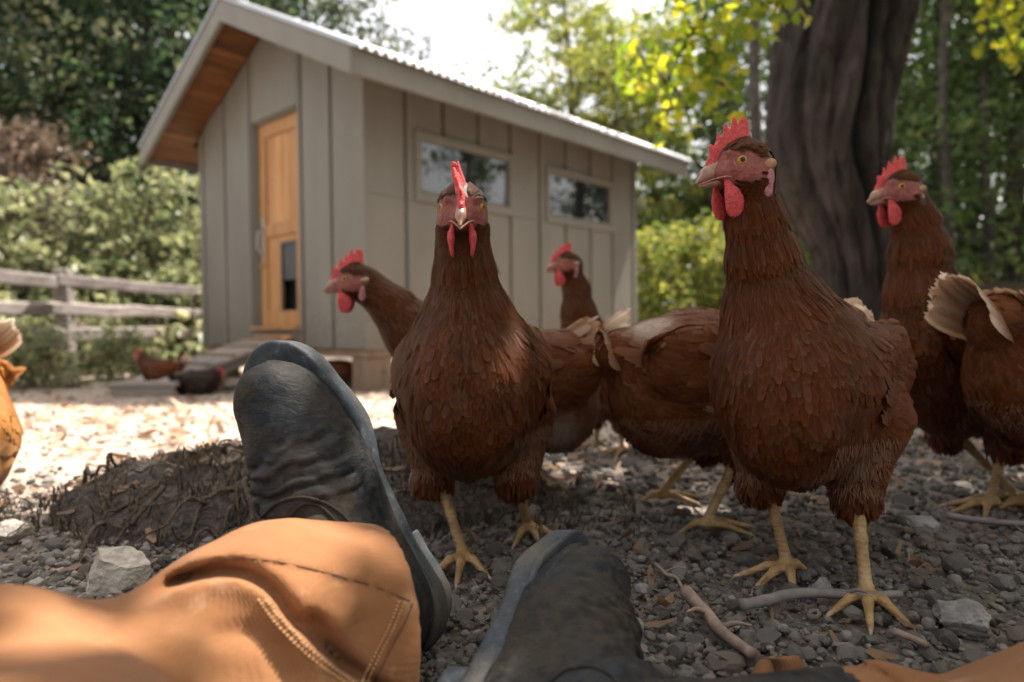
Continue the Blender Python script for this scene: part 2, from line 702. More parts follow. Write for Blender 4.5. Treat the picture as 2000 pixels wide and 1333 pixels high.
def m_leg():
    t = NT('scaly_yellow_leg')
    v = t.coord('Object')
    w = t.wave(v, 70, 3.5, 3, 'Z')
    vo = t.vor(v, 300)
    f = t.noise(v, 55, 4)
    col = t.ramp(f, [(0.3, (0.19, 0.105, 0.042)), (0.55, (0.31, 0.190, 0.078)), (0.8, (0.40, 0.28, 0.16))])
    col = t.mix(t.math('MULTIPLY', t.math('SUBTRACT', 1.0, w), 0.16), col, (0.16, 0.08, 0.04))
    h = t.math('ADD', w, t.math('MULTIPLY', vo, 1.0))
    return t.fin(col, 0.5, t.bump(h, 0.32, 0.0014), 0.4)


def m_canvas():
    t = NT('orange_canvas')
    v = t.coord('Object')
    v2 = t.coord('Object', (1, 1, 1), (0.3, 0.5, 0.7))
    w1 = t.wave(v2, 180, 0.0, 3, 'X')
    w2 = t.wave(v2, 240, 0.6, 3, 'Y')
    f = t.noise(v, 9, 6, 0.6)
    col = t.ramp(f, [(0.28, (0.172, 0.072, 0.029)), (0.55, (0.222, 0.098, 0.041)), (0.78, (0.27, 0.135, 0.064))])
    tw = t.math('MULTIPLY', t.math('ADD', w1, w2), 0.5)
    col = t.mix(t.math('MULTIPLY', t.math('SUBTRACT', 1.0, tw), 0.09), col, (0.13, 0.048, 0.016))
    dust = t.ramp(t.noise(v, 32, 6, 0.7), [(0.60, (0, 0, 0)), (0.74, (1, 1, 1))])
    col = t.mix(t.math('MULTIPLY', dust, 0.25), col, (0.60, 0.42, 0.29))
    nb = t.bump(tw, 0.25, 0.0010)
    nb = t.bump(t.noise(v, 26, 4, 0.6), 0.25, 0.006, nb)
    t.fin(col, 0.85, nb, 0.12)
    t.b.inputs['Sheen Weight'].default_value = 0.06
    return t.m


def m_rubber():
    t = NT('muddy_blue_rubber')
    v = t.coord('Object')
    big = t.noise(v, 13, 6, 0.66, 0.3)
    fine = t.noise(v, 120, 5, 0.7)
    scr = t.noise(t.coord('Object', (1, 7, 1), (0.4, 0.2, 0.9)), 70, 4, 0.7)
    base = t.ramp(fine, [(0.3, (0.0055, 0.0068, 0.0092)), (0.7, (0.013, 0.016, 0.022))])
    dm = t.ramp(t.math('ADD', big, t.math('MULTIPLY', t.math('SUBTRACT', fine, 0.5), 0.35)), [(0.40, (0, 0, 0)), (0.60, (1, 1, 1))])
    mud = t.ramp(fine, [(0.3, (0.018, 0.015, 0.012)), (0.7, (0.052, 0.040, 0.028))])
    col = t.mix(t.math('MULTIPLY', dm, 0.8), base, mud)
    sc_ = t.ramp(scr, [(0.66, (0, 0, 0)), (0.74, (1, 1, 1))])
    col = t.mix(t.math('MULTIPLY', sc_, 0.28), col, (0.17, 0.15, 0.125))
    ro = t.math('ADD', 0.50, t.math('MULTIPLY', dm, 0.35))
    wr = t.math('ABSOLUTE', t.math('SUBTRACT', t.noise(t.coord('Object', (1, 1, 2.6), (0.5, 0.3, 0.2)), 42, 3, 0.6, 0.6), 0.5))
    wr = t.ramp(wr, [(0.0, (0, 0, 0)), (0.10, (1, 1, 1))])
    nb = t.bump(t.math('ADD', fine, t.math('MULTIPLY', t.noise(v, 45, 3), 1.5)), 0.3, 0.0016)
    nb = t.bump(wr, 0.22, 0.0014, nb)
    col = t.mix(t.math('MULTIPLY', t.math('SUBTRACT', 1.0, wr), 0.14), col, (0.075, 0.060, 0.045))
    return t.fin(col, ro, nb, 0.16)


def m_sole():
    t = NT('scuffed_grey_rubber')
    v = t.coord('Object')
    f = t.noise(v, 90, 6, 0.75)
    g = t.noise(v, 500, 3, 0.6)
    col = t.ramp(f, [(0.3, (0.016, 0.019, 0.024)), (0.55, (0.034, 0.041, 0.050)), (0.72, (0.10, 0.112, 0.125))])
    col = t.mix(t.ramp(t.noise(v, 14, 5), [(0.5, (0, 0, 0)), (0.7, (1, 1, 1))]), col, (0.085, 0.070, 0.052))
    return t.fin(col, 0.62, t.bump(t.math('ADD', f, g), 0.4, 0.0014), 0.35)


def m_glass():
    t = NT('window_glass')
    return t.fin((0.012, 0.014, 0.016), 0.02, None, 0.9, IOR=1.55)


def m_metal(name, c, rough, metallic=1.0):
    t = NT(name)
    v = t.coord('Object')
    f = t.noise(v, 6, 5, 0.6)
    col = t.mix(t.math('MULTIPLY', f, 0.4), c, tuple(x * 0.6 for x in c))
    return t.fin(col, rough, t.bump(f, 0.1, 0.002), 0.5, Metallic=metallic)


MT = {}
MT['soil'] = m_soil()
MT['stone'] = m_stone('grey_gravel', (0.078, 0.067, 0.060), (0.225, 0.198, 0.178))
MT['pale_rock'] = m_simple('pale_rock', (0.24, 0.20, 0.165), (0.46, 0.41, 0.36), 38, 0.9, 130, 0.6, 0.006)
MT['dark_rock'] = m_simple('grey_rock', (0.13, 0.12, 0.115), (0.27, 0.255, 0.24), 60, 0.9, 200, 0.6, 0.004)
MT['paint'] = m_paint()
MT['wood_door'] = m_wood('orange_pine', (0.34, 0.150, 0.050), (0.46, 0.235, 0.090), (0.52, 0.30, 0.135), (6, 6, 0.6))
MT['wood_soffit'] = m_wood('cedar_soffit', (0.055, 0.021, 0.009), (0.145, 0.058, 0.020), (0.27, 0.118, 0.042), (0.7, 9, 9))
MT['wood_raw'] = m_wood('raw_timber', (0.12, 0.078, 0.050), (0.19, 0.130, 0.086), (0.25, 0.18, 0.125), (6, 6, 0.7))
MT['wood_grey'] = m_wood('weathered_board', (0.16, 0.13, 0.11), (0.28, 0.235, 0.205), (0.40, 0.35, 0.31), (0.8, 9, 9), 0.85)
MT['wood_dark'] = m_wood('dark_board', (0.035, 0.025, 0.019), (0.070, 0.050, 0.038), (0.11, 0.082, 0.062), (0.8, 9, 9), 0.9)
MT['wood_fence'] = m_wood('fence_board', (0.10, 0.083, 0.075), (0.18, 0.155, 0.142), (0.27, 0.24, 0.22), (3, 3, 9), 0.9)
MT['seam'] = m_simple('shaded_seam', (0.085, 0.036, 0.015), (0.14, 0.060, 0.025), 200, 0.9)  # seam darkened to stand in for the shadow gap of the cloth
MT['metal_roof'] = m_metal('galvanised_metal', (0.42, 0.43, 0.45), 0.5)
MT['dark_metal'] = m_metal('dark_metal', (0.09, 0.09, 0.095), 0.45)
MT['steel'] = m_metal('steel', (0.45, 0.43, 0.41), 0.35)
MT['dark_panel'] = m_simple('dark_sliding_panel', (0.030, 0.033, 0.036), (0.050, 0.053, 0.056), 8, 0.5)
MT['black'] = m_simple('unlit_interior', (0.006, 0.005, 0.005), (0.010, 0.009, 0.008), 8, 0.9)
MT['glass'] = m_glass()
MT['bark'] = m_bark('dark_bark', (0.011, 0.0095, 0.0095), (0.092, 0.074, 0.068), 1.0, 0.0, 0.34)
MT['bark2'] = m_bark('grey_bark', (0.05, 0.042, 0.035), (0.15, 0.13, 0.11), 1.6)
MT['twig'] = m_simple('twig_bark', (0.11, 0.073, 0.055), (0.26, 0.185, 0.14), 60, 0.85, 200, 0.4, 0.002)
MT['twig_grey'] = m_simple('grey_twig_bark', (0.11, 0.092, 0.085), (0.21, 0.18, 0.168), 50, 0.85, 220, 0.35, 0.002)
MT['root'] = m_bark('root_bark', (0.14, 0.100, 0.070), (0.36, 0.270, 0.19), 14, 0.2)
MT['mound'] = m_simple('root_soil', (0.034, 0.028, 0.025), (0.115, 0.094, 0.081), 90, 0.97, 130, 1.0, 0.014, 6, (1, 1, 1), 0.1)
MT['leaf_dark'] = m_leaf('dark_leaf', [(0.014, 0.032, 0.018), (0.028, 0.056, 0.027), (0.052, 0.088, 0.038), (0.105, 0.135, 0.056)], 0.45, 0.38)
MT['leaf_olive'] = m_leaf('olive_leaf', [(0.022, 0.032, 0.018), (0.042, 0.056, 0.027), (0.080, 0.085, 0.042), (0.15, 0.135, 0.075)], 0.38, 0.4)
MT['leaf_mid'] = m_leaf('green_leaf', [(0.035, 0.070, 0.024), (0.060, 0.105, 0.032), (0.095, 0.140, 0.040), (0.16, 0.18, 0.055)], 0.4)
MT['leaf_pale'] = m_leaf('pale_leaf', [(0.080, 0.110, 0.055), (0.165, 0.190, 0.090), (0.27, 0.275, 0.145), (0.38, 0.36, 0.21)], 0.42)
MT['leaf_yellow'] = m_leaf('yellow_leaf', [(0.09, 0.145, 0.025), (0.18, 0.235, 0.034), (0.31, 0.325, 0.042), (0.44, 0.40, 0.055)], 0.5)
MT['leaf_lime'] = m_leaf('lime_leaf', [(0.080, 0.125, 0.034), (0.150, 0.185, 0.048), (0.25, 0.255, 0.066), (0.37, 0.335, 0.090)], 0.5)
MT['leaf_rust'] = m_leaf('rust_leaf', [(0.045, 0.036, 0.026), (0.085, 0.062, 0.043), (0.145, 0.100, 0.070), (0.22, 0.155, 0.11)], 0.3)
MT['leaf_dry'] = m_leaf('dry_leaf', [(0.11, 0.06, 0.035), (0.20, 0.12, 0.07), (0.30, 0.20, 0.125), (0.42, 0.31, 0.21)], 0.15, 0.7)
MT['feather'] = m_feather('russet_feather', (0.028, 0.0062, 0.0020), (0.102, 0.0235, 0.0062), (0.26, 0.084, 0.024))
MT['hackle'] = m_feather('hackle_feather', (0.022, 0.0048, 0.0015), (0.082, 0.0180, 0.0040), (0.31, 0.096, 0.020))
MT['sun_tone_feather'] = m_feather('sun_tone_feather', (0.20, 0.070, 0.016), (0.40, 0.165, 0.040), (0.55, 0.30, 0.11), (0.85, 0.80, 0.70))  # russet plumage painted lighter, sun brightness put into the colour
MT['tail_feather'] = m_feather('ginger_tail_feather', (0.12, 0.040, 0.014), (0.24, 0.092, 0.034), (0.42, 0.22, 0.11), (0.86, 0.70, 0.54), 0.45)
MT['down'] = m_feather('soft_down', (0.050, 0.0160, 0.0065), (0.145, 0.050, 0.020), (0.28, 0.125, 0.060), (0.74, 0.64, 0.55))
MT['black_feather'] = m_feather('black_feather', (0.006, 0.006, 0.006), (0.012, 0.011, 0.010), (0.03, 0.028, 0.025))
MT['skin'] = m_hide()
MT['comb'] = m_flesh('red_comb', (0.42, 0.040, 0.043), (0.58, 0.10, 0.098))
MT['earlobe'] = m_flesh('pink_earlobe', (0.32, 0.085, 0.085), (0.44, 0.22, 0.25))
MT['tuft'] = m_simple('tan_ear_tuft', (0.28, 0.13, 0.06), (0.42, 0.24, 0.13), 200, 0.7, 500, 0.5, 0.002)
MT['beak'] = m_simple('horn_beak', (0.20, 0.095, 0.065), (0.38, 0.215, 0.15), 90, 0.38, 300, 0.2, 0.001, 4, (1, 1, 1), 0.5)
MT['leg'] = m_leg()
MT['claw'] = m_simple('claw_horn', (0.22, 0.13, 0.08), (0.38, 0.26, 0.18), 200, 0.4)
MT['iris'] = NT('amber_iris').fin((0.40, 0.175, 0.022), 0.15, None, 0.35)
MT['pupil'] = NT('pupil').fin((0.003, 0.003, 0.003), 0.10, None, 0.35)
MT['eyelid'] = m_flesh('eyelid', (0.26, 0.105, 0.095), (0.40, 0.20, 0.18))
MT['canvas'] = m_canvas()
MT['thread'] = m_simple('tan_thread', (0.40, 0.205, 0.090), (0.52, 0.30, 0.15), 300, 0.8)
MT['rubber'] = m_rubber()
MT['sole'] = m_sole()
MT['leather'] = m_simple('brown_leather', (0.05, 0.022, 0.014), (0.12, 0.055, 0.032), 30, 0.5, 120, 0.4, 0.003)
# ------------------------------------------------------------------ the yard
MOUND_C = np.array([-0.31, 1.14])


def mound_h(x, y):
    dx, dy = (x - MOUND_C[0]), (y - MOUND_C[1])
    q = np.stack([np.asarray(x, float), np.asarray(y, float), 0 * np.asarray(x, float)], -1)
    d = np.sqrt((dx / 0.37) ** 2 + (dy / 0.34) ** 2) + 0.16 * fbm(q, 3.0, 2, 31)
    return 0.084 * np.clip(1 - d ** 2.4, 0, 1) ** 0.75


def ground():
    n = 300
    u = np.linspace(-1, 1, n)
    xs = np.sinh(u * 7) * 200 / math.sinh(7)
    ys = 0.9 + np.sinh(u * 7) * 200 / math.sinh(7)
    X, Y = np.meshgrid(xs, ys, indexing='ij')
    q = np.stack([X, Y, 0 * X], -1)
    near = np.exp(-((X / 6) ** 2 + ((Y - 1) / 6) ** 2))
    Z = gz(X, Y) + near * (0.008 * fbm(q, 4, 3, 3) + 0.005 * fbm(q, 28, 2, 9)) - 0.006
    V = np.stack([X, Y, Z], -1).reshape(-1, 3)
    i, j = np.meshgrid(np.arange(n - 1), np.arange(n - 1), indexing='ij')
    a = (i * n + j).ravel()
    F = np.stack([a, a + n, a + n + 1, a + 1], -1)
    o = mesh('ground', V, F, MT['soil'])
    tag(o, kind='structure')
    return o


GROUND = ground()


def ico(level):
    p = (1 + 5 ** 0.5) / 2
    V = [(-1, p, 0), (1, p, 0), (-1, -p, 0), (1, -p, 0), (0, -1, p), (0, 1, p), (0, -1, -p), (0, 1, -p), (p, 0, -1), (p, 0, 1), (-p, 0, -1), (-p, 0, 1)]
    F = [(0, 11, 5), (0, 5, 1), (0, 1, 7), (0, 7, 10), (0, 10, 11), (1, 5, 9), (5, 11, 4), (11, 10, 2), (10, 7, 6), (7, 1, 8),
         (3, 9, 4), (3, 4, 2), (3, 2, 6), (3, 6, 8), (3, 8, 9), (4, 9, 5), (2, 4, 11), (6, 2, 10), (8, 6, 7), (9, 8, 1)]
    V = [np.array(v, float) / np.linalg.norm(v) for v in V]
    for _ in range(level):
        cache, G_ = {}, []
        def mid(a, b):
            k = (min(a, b), max(a, b))
            if k not in cache:
                m = V[a] + V[b]
                V.append(m / np.linalg.norm(m)); cache[k] = len(V) - 1
            return cache[k]
        for a, b, c in F:
            ab, bc, ca = mid(a, b), mid(b, c), mid(c, a)
            G_ += [(a, ab, ca), (b, bc, ab), (c, ca, bc), (ab, bc, ca)]
        F = G_
    return np.array(V), np.array(F)


def rock_shape(level, seed, rough=0.28):
    V, F = ico(level)
    r_ = np.random.default_rng(seed)
    # cut a ball by random planes: flat, angular faces
    for _ in range(9):
        nrm = unit(r_.normal(size=3))
        d = r_.uniform(0.55, 0.9)
        s = V @ nrm
        V = V - nrm * np.maximum(s - d, 0)[:, None]
    V = V * (1 + rough * 0.5 * fbm(V + seed, 1.7, 3, seed)[:, None])
    V = V * r_.uniform([0.8, 0.7, 0.58], [1.2, 1.0, 0.95])
    return V, F


SH1 = [rock_shape(1, 100 + i) for i in range(14)]
SH0 = [rock_shape(0, 200 + i, 0.5) for i in range(10)]


def gravel():
    r_ = np.random.default_rng(11)
    # near gravel in view, the density falling with distance
    N = 30000
    Zd = 0.36 * (8.0 / 0.36) ** (r_.random(N) ** 1.25)
    th = r_.uniform(-0.80, 0.80, N)
    x = Zd * np.tan(th) * 0.98
    y = Zd
    size = np.exp(r_.normal(math.log(0.0034), 0.52, N)) * np.clip(Zd / 0.8, 0.8, 4.0) ** 0.75
    size = np.clip(size, 0.0018, 0.030)
    big = r_.random(N) < np.where(x > 0.12, 0.05, 0.03)
    size = np.where(big, np.clip(size * 2.1, 0, 0.012 + 0.003 * Zd), size)
    keep = mound_h(x, y) < 0.012
    x, y, Zd, size = x[keep], y[keep], Zd[keep], size[keep]
    pal = np.clip((y - .55 * x - 1.2 + .5 * fbm(np.stack([x, y, 0 * x], -1), 2.2, 2, 4)) / 1.0, 0, 1)
    pal = np.maximum(pal, .55 * np.clip((-.28 - x) / .15, 0, 1) * (y < 1.2))
    srv = np.where(r_.random(len(x)) < pal, r_.uniform(.62, 1.0, len(x)), r_.random(len(x)) * .66)
    thin = (r_.random(len(x)) > .80 * np.clip((y - .55 * x - 1.3) / .7, 0, 1))
    size = np.where(y - .55 * x > 1.5, np.minimum(size, .0125), size)
    x, y, Zd, size, srv = x[thin], y[thin], Zd[thin], size[thin], srv[thin]
    app = size / Zd
    order = np.argsort(-app)
    # clear of the very front where the stones would fill the lens
    ind = [i for i in order if Zd[i] > 0.42][:300]
    protos = []
    for k, (V, F) in enumerate(SH1):
        me = mesh('stone', V, F, MT['stone'], None, False, {'sr': np.full(len(V), (k + .5) / len(SH1))})
        C.objects.unlink(me)
        protos.append(me)
    used = False
    for i in ind:
        p = protos[int(np.clip(srv[i] * len(protos), 0, len(protos) - 1))]
        o = bpy.data.objects.new('stone', p.data)
        s = float(size[i])
        o.location = (float(x[i]), float(y[i]), float(gz(x[i], y[i])) + s * r_.uniform(0.05, 0.35))
        o.scale = (s, s, s)
        o.rotation_euler = (r_.uniform(-0.4, 0.4), r_.uniform(-0.4, 0.4), r_.uniform(0, 6.28))
        link(o, GROUND)
    for p in protos:
        bpy.data.objects.remove(p)
    rest = np.setdiff1d(np.arange(len(x)), ind)
    mb = MB()
    for grp, shp in ((rest[app[rest] > 0.0062], SH1), (rest[app[rest] <= 0.0062], SH0)):
        pick = r_.integers(len(shp), size=len(grp))
        for k, (V, F) in enumerate(shp):
            ids = grp[pick == k]
            if not len(ids):
                continue
            a = r_.uniform(0, 6.28, len(ids))
            tx = r_.uniform(-0.5, 0.5, len(ids))
            ca, sa = np.cos(a)[:, None], np.sin(a)[:, None]
            W = V[None] * size[ids][:, None, None]
            ct, st = np.cos(tx)[:, None], np.sin(tx)[:, None]
            X0, Y0, Z0 = W[..., 0], W[..., 1] * ct - W[..., 2] * st, W[..., 1] * st + W[..., 2] * ct
            X1 = X0 * ca - Y0 * sa + x[ids][:, None]
            Y1 = X0 * sa + Y0 * ca + y[ids][:, None]
            Z1 = Z0 + (gz(x[ids], y[ids]) + size[ids] * r_.uniform(-0.1, 0.3, len(ids)))[:, None]
            VV = np.stack([X1, Y1, Z1], -1).reshape(-1, 3)
            FF = (F[None] + (np.arange(len(ids)) * len(V))[:, None, None]).reshape(-1, 3)
            mb.add(VV, FF, np.repeat(srv[ids], len(V)))
    o = mb.build('gravel', MT['stone'], GROUND, False, 'sr')
    o['kind'] = 'stuff'


gravel()


# ------------------------------------------------------------------ chicken coop
SH0_ = P(716, 683, 4.8)
SHED = empty('chicken_coop', (SH0_[0], SH0_[1], -0.225), R(47.5))
tag(SHED, 'taupe board sided coop with corrugated roof and orange pine door', 'coop')
WB, LX, LY, RY = 0.31, 3.53, 2.68, 1.34
SL = 0.4885


def z_roof(y):
    return 2.225 + SL * ((y + 0.4) if y <= RY else (2 * RY - y + 0.4))


def prism(poly, axis, t0, t1):
    """polygon in the two other axes, extruded along axis (0 = x: polygon in y,z; 1 = y: polygon in x,z)"""
    n = len(poly)
    V = []
    for t in (t0, t1):
        for a, b in poly:
            V.append((t, a, b) if axis == 0 else (a, t, b))
    V = np.array(V, float)
    c = V.mean(0)
    caps = np.array([list(range(n)), list(range(n, 2 * n))])
    Q = np.array([[i, (i + 1) % n, n + (i + 1) % n, n + i] for i in range(n)])
    def fix(F):
        for f in F:
            nn = np.cross(V[f[1]] - V[f[0]], V[f[2]] - V[f[0]])
            if nn @ (V[f].mean(0) - c) < 0:
                f[:] = f[::-1].copy()
        return F
    if n == 4:
        return V, fix(np.concatenate([caps, Q]))
    return V, [fix(caps), fix(Q)]


def one(name, VF, mat, parent, smooth=False):
    return mesh(name, VF[0], VF[1], mat, parent, smooth)


def build_coop():
    pt = MT['paint']
    wt = lambda y: z_roof(y) - 0.150
    # backing walls behind the boards
    mb = MB()
    mb.add(*prism([(0.024, WB + .01), (LY - .024, WB + .01), (LY - .024, wt(LY)), (1.62, wt(1.62)), (1.62, 2.21), (0.88, 2.21), (0.88, wt(.88)), (0.024, wt(0.024))][:0] or
                  [(0.024, WB + .01), (0.88, WB + .01), (0.88, wt(.88) - .01), (0.024, wt(0.024) - .01)], 0, 0.024, 0.08))
    mb.add(*prism([(1.62, WB + .01), (LY - .024, WB + .01), (LY - .024, wt(LY - .024) - .01), (1.62, wt(1.62) - .01)], 0, 0.024, 0.08))
    mb.add(*prism([(0.88, 2.21), (1.62, 2.21), (1.62, wt(1.62) - .01), (RY, wt(RY) - .01), (0.88, wt(.88) - .01)], 0, 0.024, 0.08))
    mb.add(*prism([(0.88, WB + .01), (1.62, WB + .01), (1.62, 0.455), (0.88, 0.455)], 0, 0.024, 0.08))
    mb.box((0.082, 0.024, WB + .01), (LX - .02, 0.08, wt(0) - .01))
    mb.box((0.082, LY - .08, WB + .01), (LX - .02, LY - .024, wt(0) - .01))
    mb.add(*prism([(0.082, WB), (LY - .082, WB), (LY - .082, wt(LY) - .02), (RY, wt(RY) - .02), (0.082, wt(0) - .02)], 0, LX - .08, LX - .02))
    mb.box((0.10, 0.10, WB + .012), (LX - .1, LY - .1, WB + .05))
    mb.build('wall', pt, SHED)
    # long wall boards
    gx = [0.0, 0.37, 0.745, 1.125, 1.51, 1.90, 2.28, 2.68, 3.06, 3.44, LX]
    wins = [(0.453, 1.545, 1.42, 1.935), (1.98, 3.064, 1.42, 1.925)]
    g = 0.019
    zt = wt(0)
    for i in range(len(gx) - 1):
        a, b = gx[i] + (g if i else 0.022), gx[i + 1] - (g if i < len(gx) - 2 else 0)
        cuts = sorted({a, b} | {w_ for wn_ in wins for w_ in (wn_[0] + .03, wn_[1] - .03) if a < w_ < b})
        lo = one('siding_board', box_vf((a, 0, WB), (b, 0.022, 1.41), 0.002), pt, SHED)
        for c0, c1 in zip(cuts[:-1], cuts[1:]):
            m = (c0 + c1) / 2
            iw = [w_ for w_ in wins if w_[0] < m < w_[1]]
            if iw:
                one('siding_board', box_vf((c0, 0, iw[0][3] - .02), (c1, 0.022, zt), 0.002), pt, SHED)
            else:
                one('siding_board', box_vf((c0, 0.0, 1.412), (c1, 0.022, zt), 0.002), pt, SHED)
    # gable boards
    gy = [0.0, 0.41, 0.82, 1.65, 2.13, 2.57, LY]
    def gb(y0, y1, zb):
        poly = [(y0, zb), (y1, zb), (y1, wt(y1))]
        if y0 < RY < y1:
            poly.append((RY, wt(RY)))
        poly.append((y0, wt(y0)))
        one('siding_board', prism(poly, 0, 0.0, 0.022), pt, SHED)
    gb(0, .41 - g, WB); gb(.41 + g, .82 - g, WB); gb(.82 + g, .875, WB); gb(.88, 1.62, 2.215)
    gb(1.65 + g, 2.13 - g, WB); gb(2.13 + g, 2.57 - g, WB); gb(2.57 + g, LY, WB)
    gb(1.625, 1.65 - g + .012, WB)
    one('siding_board', box_vf((0, .88, WB), (.022, 1.62, .452)), pt, SHED)
    # foundation
    bm = MT['wood_raw']
    for x, y in ((0.04, 0.04), (1.7, 0.04), (LX - .26, 0.04), (0.04, LY - .24), (LX - .26, LY - .24)):
        one('post', box_vf((x, y, -0.06), (x + .22, y + .2, WB - .065), 0.006), bm, SHED)
    one('floor_beam', box_vf((0.02, 0.03, WB - .064), (LX - .02, .09, WB - .004), 0.004), bm, SHED)
    one('floor_beam', box_vf((0.03, 0.095, WB - .064), (.09, LY - .03, WB - .004), 0.004), bm, SHED)
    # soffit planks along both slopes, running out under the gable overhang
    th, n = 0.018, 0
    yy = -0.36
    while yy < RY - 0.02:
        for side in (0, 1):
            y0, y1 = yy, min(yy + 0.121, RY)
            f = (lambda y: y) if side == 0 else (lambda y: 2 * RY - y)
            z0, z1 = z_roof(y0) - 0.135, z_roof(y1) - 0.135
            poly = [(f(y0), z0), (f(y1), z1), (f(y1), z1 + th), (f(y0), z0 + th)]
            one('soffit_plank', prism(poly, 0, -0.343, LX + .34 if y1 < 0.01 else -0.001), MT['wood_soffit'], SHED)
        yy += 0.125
    # fascia boards
    one('fascia_board', box_vf((-0.343, -0.40, 2.045), (LX + .38, -0.366, 2.205), 0.003), pt, SHED)
    one('fascia_board', box_vf((-0.343, 2 * RY + .366, 2.045), (LX + .38, 2 * RY + .40, 2.205), 0.003), pt, SHED)
    for x0, x1 in ((-0.382, -0.345), (LX + .345, LX + .382)):
        for side in (0, 1):
            f = (lambda y: y) if side == 0 else (lambda y: 2 * RY - y)
            y0, y1 = -0.402, RY - (0.001)
            d0, d1 = .020, .195
            poly = [(f(y0), z_roof(y0) - d1), (f(y1), z_roof(y1) - d1), (f(y1), z_roof(y1) - d0), (f(y0), z_roof(y0) - d0)]
            one('fascia_board', prism(poly, 0, x0, x1), pt, SHED)
            poly = [(f(-.415), z_roof(-.415) - .017), (f(y1), z_roof(y1) - .017), (f(y1), z_roof(y1) + .008), (f(-.415), z_roof(-.415) + .008)]
            one('edge_flashing', prism(poly, 0, x0 - .012, x0 + .055) if x0 < 0 else prism(poly, 0, x1 - .055, x1 + .012), MT['metal_roof'], SHED)
    # corrugated sheets
    xs0, xs1, ns = -0.335, LX + .42, 5
    wv = 0.076
    for side in (0, 1):
        f = (lambda y: y) if side == 0 else (lambda y: 2 * RY - y)
        for k in range(ns):
            a = xs0 + (xs1 - xs0) * k / ns
            b = xs0 + (xs1 - xs0) * (k + 1) / ns - .002
            x = np.linspace(a, b, int((b - a) / wv * 8) + 1)
            h = 0.018 * np.sin(2 * np.pi * x / wv) + 0.004
            rows = []
            for y in (-0.445, RY):
                for dz in (0.0, -0.004):
                    rows.append(np.stack([x, np.full_like(x, f(y)), z_roof(y) + h + dz + (0 if k % 2 else .003)], -1))
            V = np.concatenate(rows)
            m = len(x)
            i = np.arange(m - 1)
            def strip(r0, r1):
                return np.stack([r0 * m + i, r0 * m + i + 1, r1 * m + i + 1, r1 * m + i], -1)
            F = np.concatenate([strip(0, 2), strip(3, 1), strip(1, 0)])
            if side:
                F = F[:, ::-1]
            mesh('roof_sheet', V, F, MT['metal_roof'], SHED, True)
    mb = MB()
    for side in (0, 1):
        f = (lambda y: y) if side == 0 else (lambda y: 2 * RY - y)
        poly = [(f(RY - .14), z_roof(RY - .14) + .020), (f(RY), z_roof(RY) + .022), (f(RY), z_roof(RY) + .026), (f(RY - .14), z_roof(RY - .14) + .024)]
        mb.add(*prism(poly, 0, -.40, LX + .42))
    mb.build('ridge_cap', MT['metal_roof'], SHED)
    # windows
    for a, b, z0, z1 in wins:
        mb = MB()
        fw, d0, d1 = 0.052, -0.022, 0.05
        mb.box((a, d0, z0 - .012), (b, d1, z0 + fw), None, .004)
        mb.box((a, d0, z1 - fw), (b, d1, z1), None, .004)
        mb.box((a, d0, z0 + fw + .001), (a + fw, d1, z1 - fw - .001), None, .004)
        mb.box((b - fw, d0, z0 + fw + .001), (b, d1, z1 - fw - .001), None, .004)
        wo_ = mb.build('window', pt, SHED)
        one('pane', box_vf((a + fw - .005, 0.012, z0 + fw - .005), (b - fw + .005, 0.018, z1 - fw + .005)), MT['glass'], wo_)
        mb = MB()
        mb.box((a + fw, -.004, z0 + fw), (b - fw, .010, z0 + fw + .022))
        mb.box((a + fw, -.004, z1 - fw - .014), (b - fw, .010, z1 - fw))
        mb.box((a + fw, -.004, z0 + fw + .023), (a + fw + .016, .010, z1 - fw - .015))
        mb.box((b - fw - .016, -.004, z0 + fw + .023), (b - fw, .010, z1 - fw - .015))
        mb.build('sash', pt, wo_)
    # door
    dw = MT['wood_door']
    y0, y1, z0, z1, xd = 0.905, 1.600, 0.475, 2.195, 0.055
    mb = MB()
    st = 0.105
    mb.box((xd, y0, z0), (xd + .042, y0 + st, z1), None, .003)
    mb.box((xd, y1 - st, z0), (xd + .042, y1, z1), None, .003)
    for a, b in ((z0, z0 + .13), (1.235, 1.345), (z1 - .12, z1)):
        mb.box((xd, y0 + st + .001, a), (xd + .042, y1 - st - .001, b), None, .003)
    door = mb.build('door', dw, SHED)
    pw = (y1 - y0 - 2 * st) / 4
    for k in range(4):
        one('door_panel_board', box_vf((xd + .016, y0 + st + k * pw + .002, 1.345), (xd + .030, y0 + st + (k + 1) * pw - .002, z1 - .12), .002), dw, door)
    pa, pb, pz0, pz1 = 1.02, 1.262, 0.60, 1.165
    mb = MB()
    mb.box((xd + .016, y0 + st, .605), (xd + .030, pa, 1.235))
    mb.box((xd + .016, pb, .605), (xd + .030, y1 - st, 1.235))
    mb.box((xd + .016, pa + .001, pz1), (xd + .030, pb - .001, 1.235))
    mb.build('door_panel', dw, door)
    mb = MB()
    for a, b in (((pa - .012, pz0 - .012), (pa + .012, pz1 + .012)), ((pb - .012, pz0 - .012), (pb + .012, pz1 + .012)),
                 ((pa + .013, pz0 - .012), (pb - .013, pz0 + .012)), ((pa + .013, pz1 - .012), (pb - .013, pz1 + .012))):
        mb.box((xd + .006, a[0], a[1]), (xd + .015, b[0], b[1]))
    mb.build('pet_door_frame', MT['dark_metal'], door)
    one('pet_door_slide', box_vf((xd + .017, pa + .012, .86), (xd + .024, pb - .012, pz1 - .012), .002), MT['dark_panel'], door)
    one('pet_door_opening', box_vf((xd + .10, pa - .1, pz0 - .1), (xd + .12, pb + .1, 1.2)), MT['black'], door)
    mb = MB()
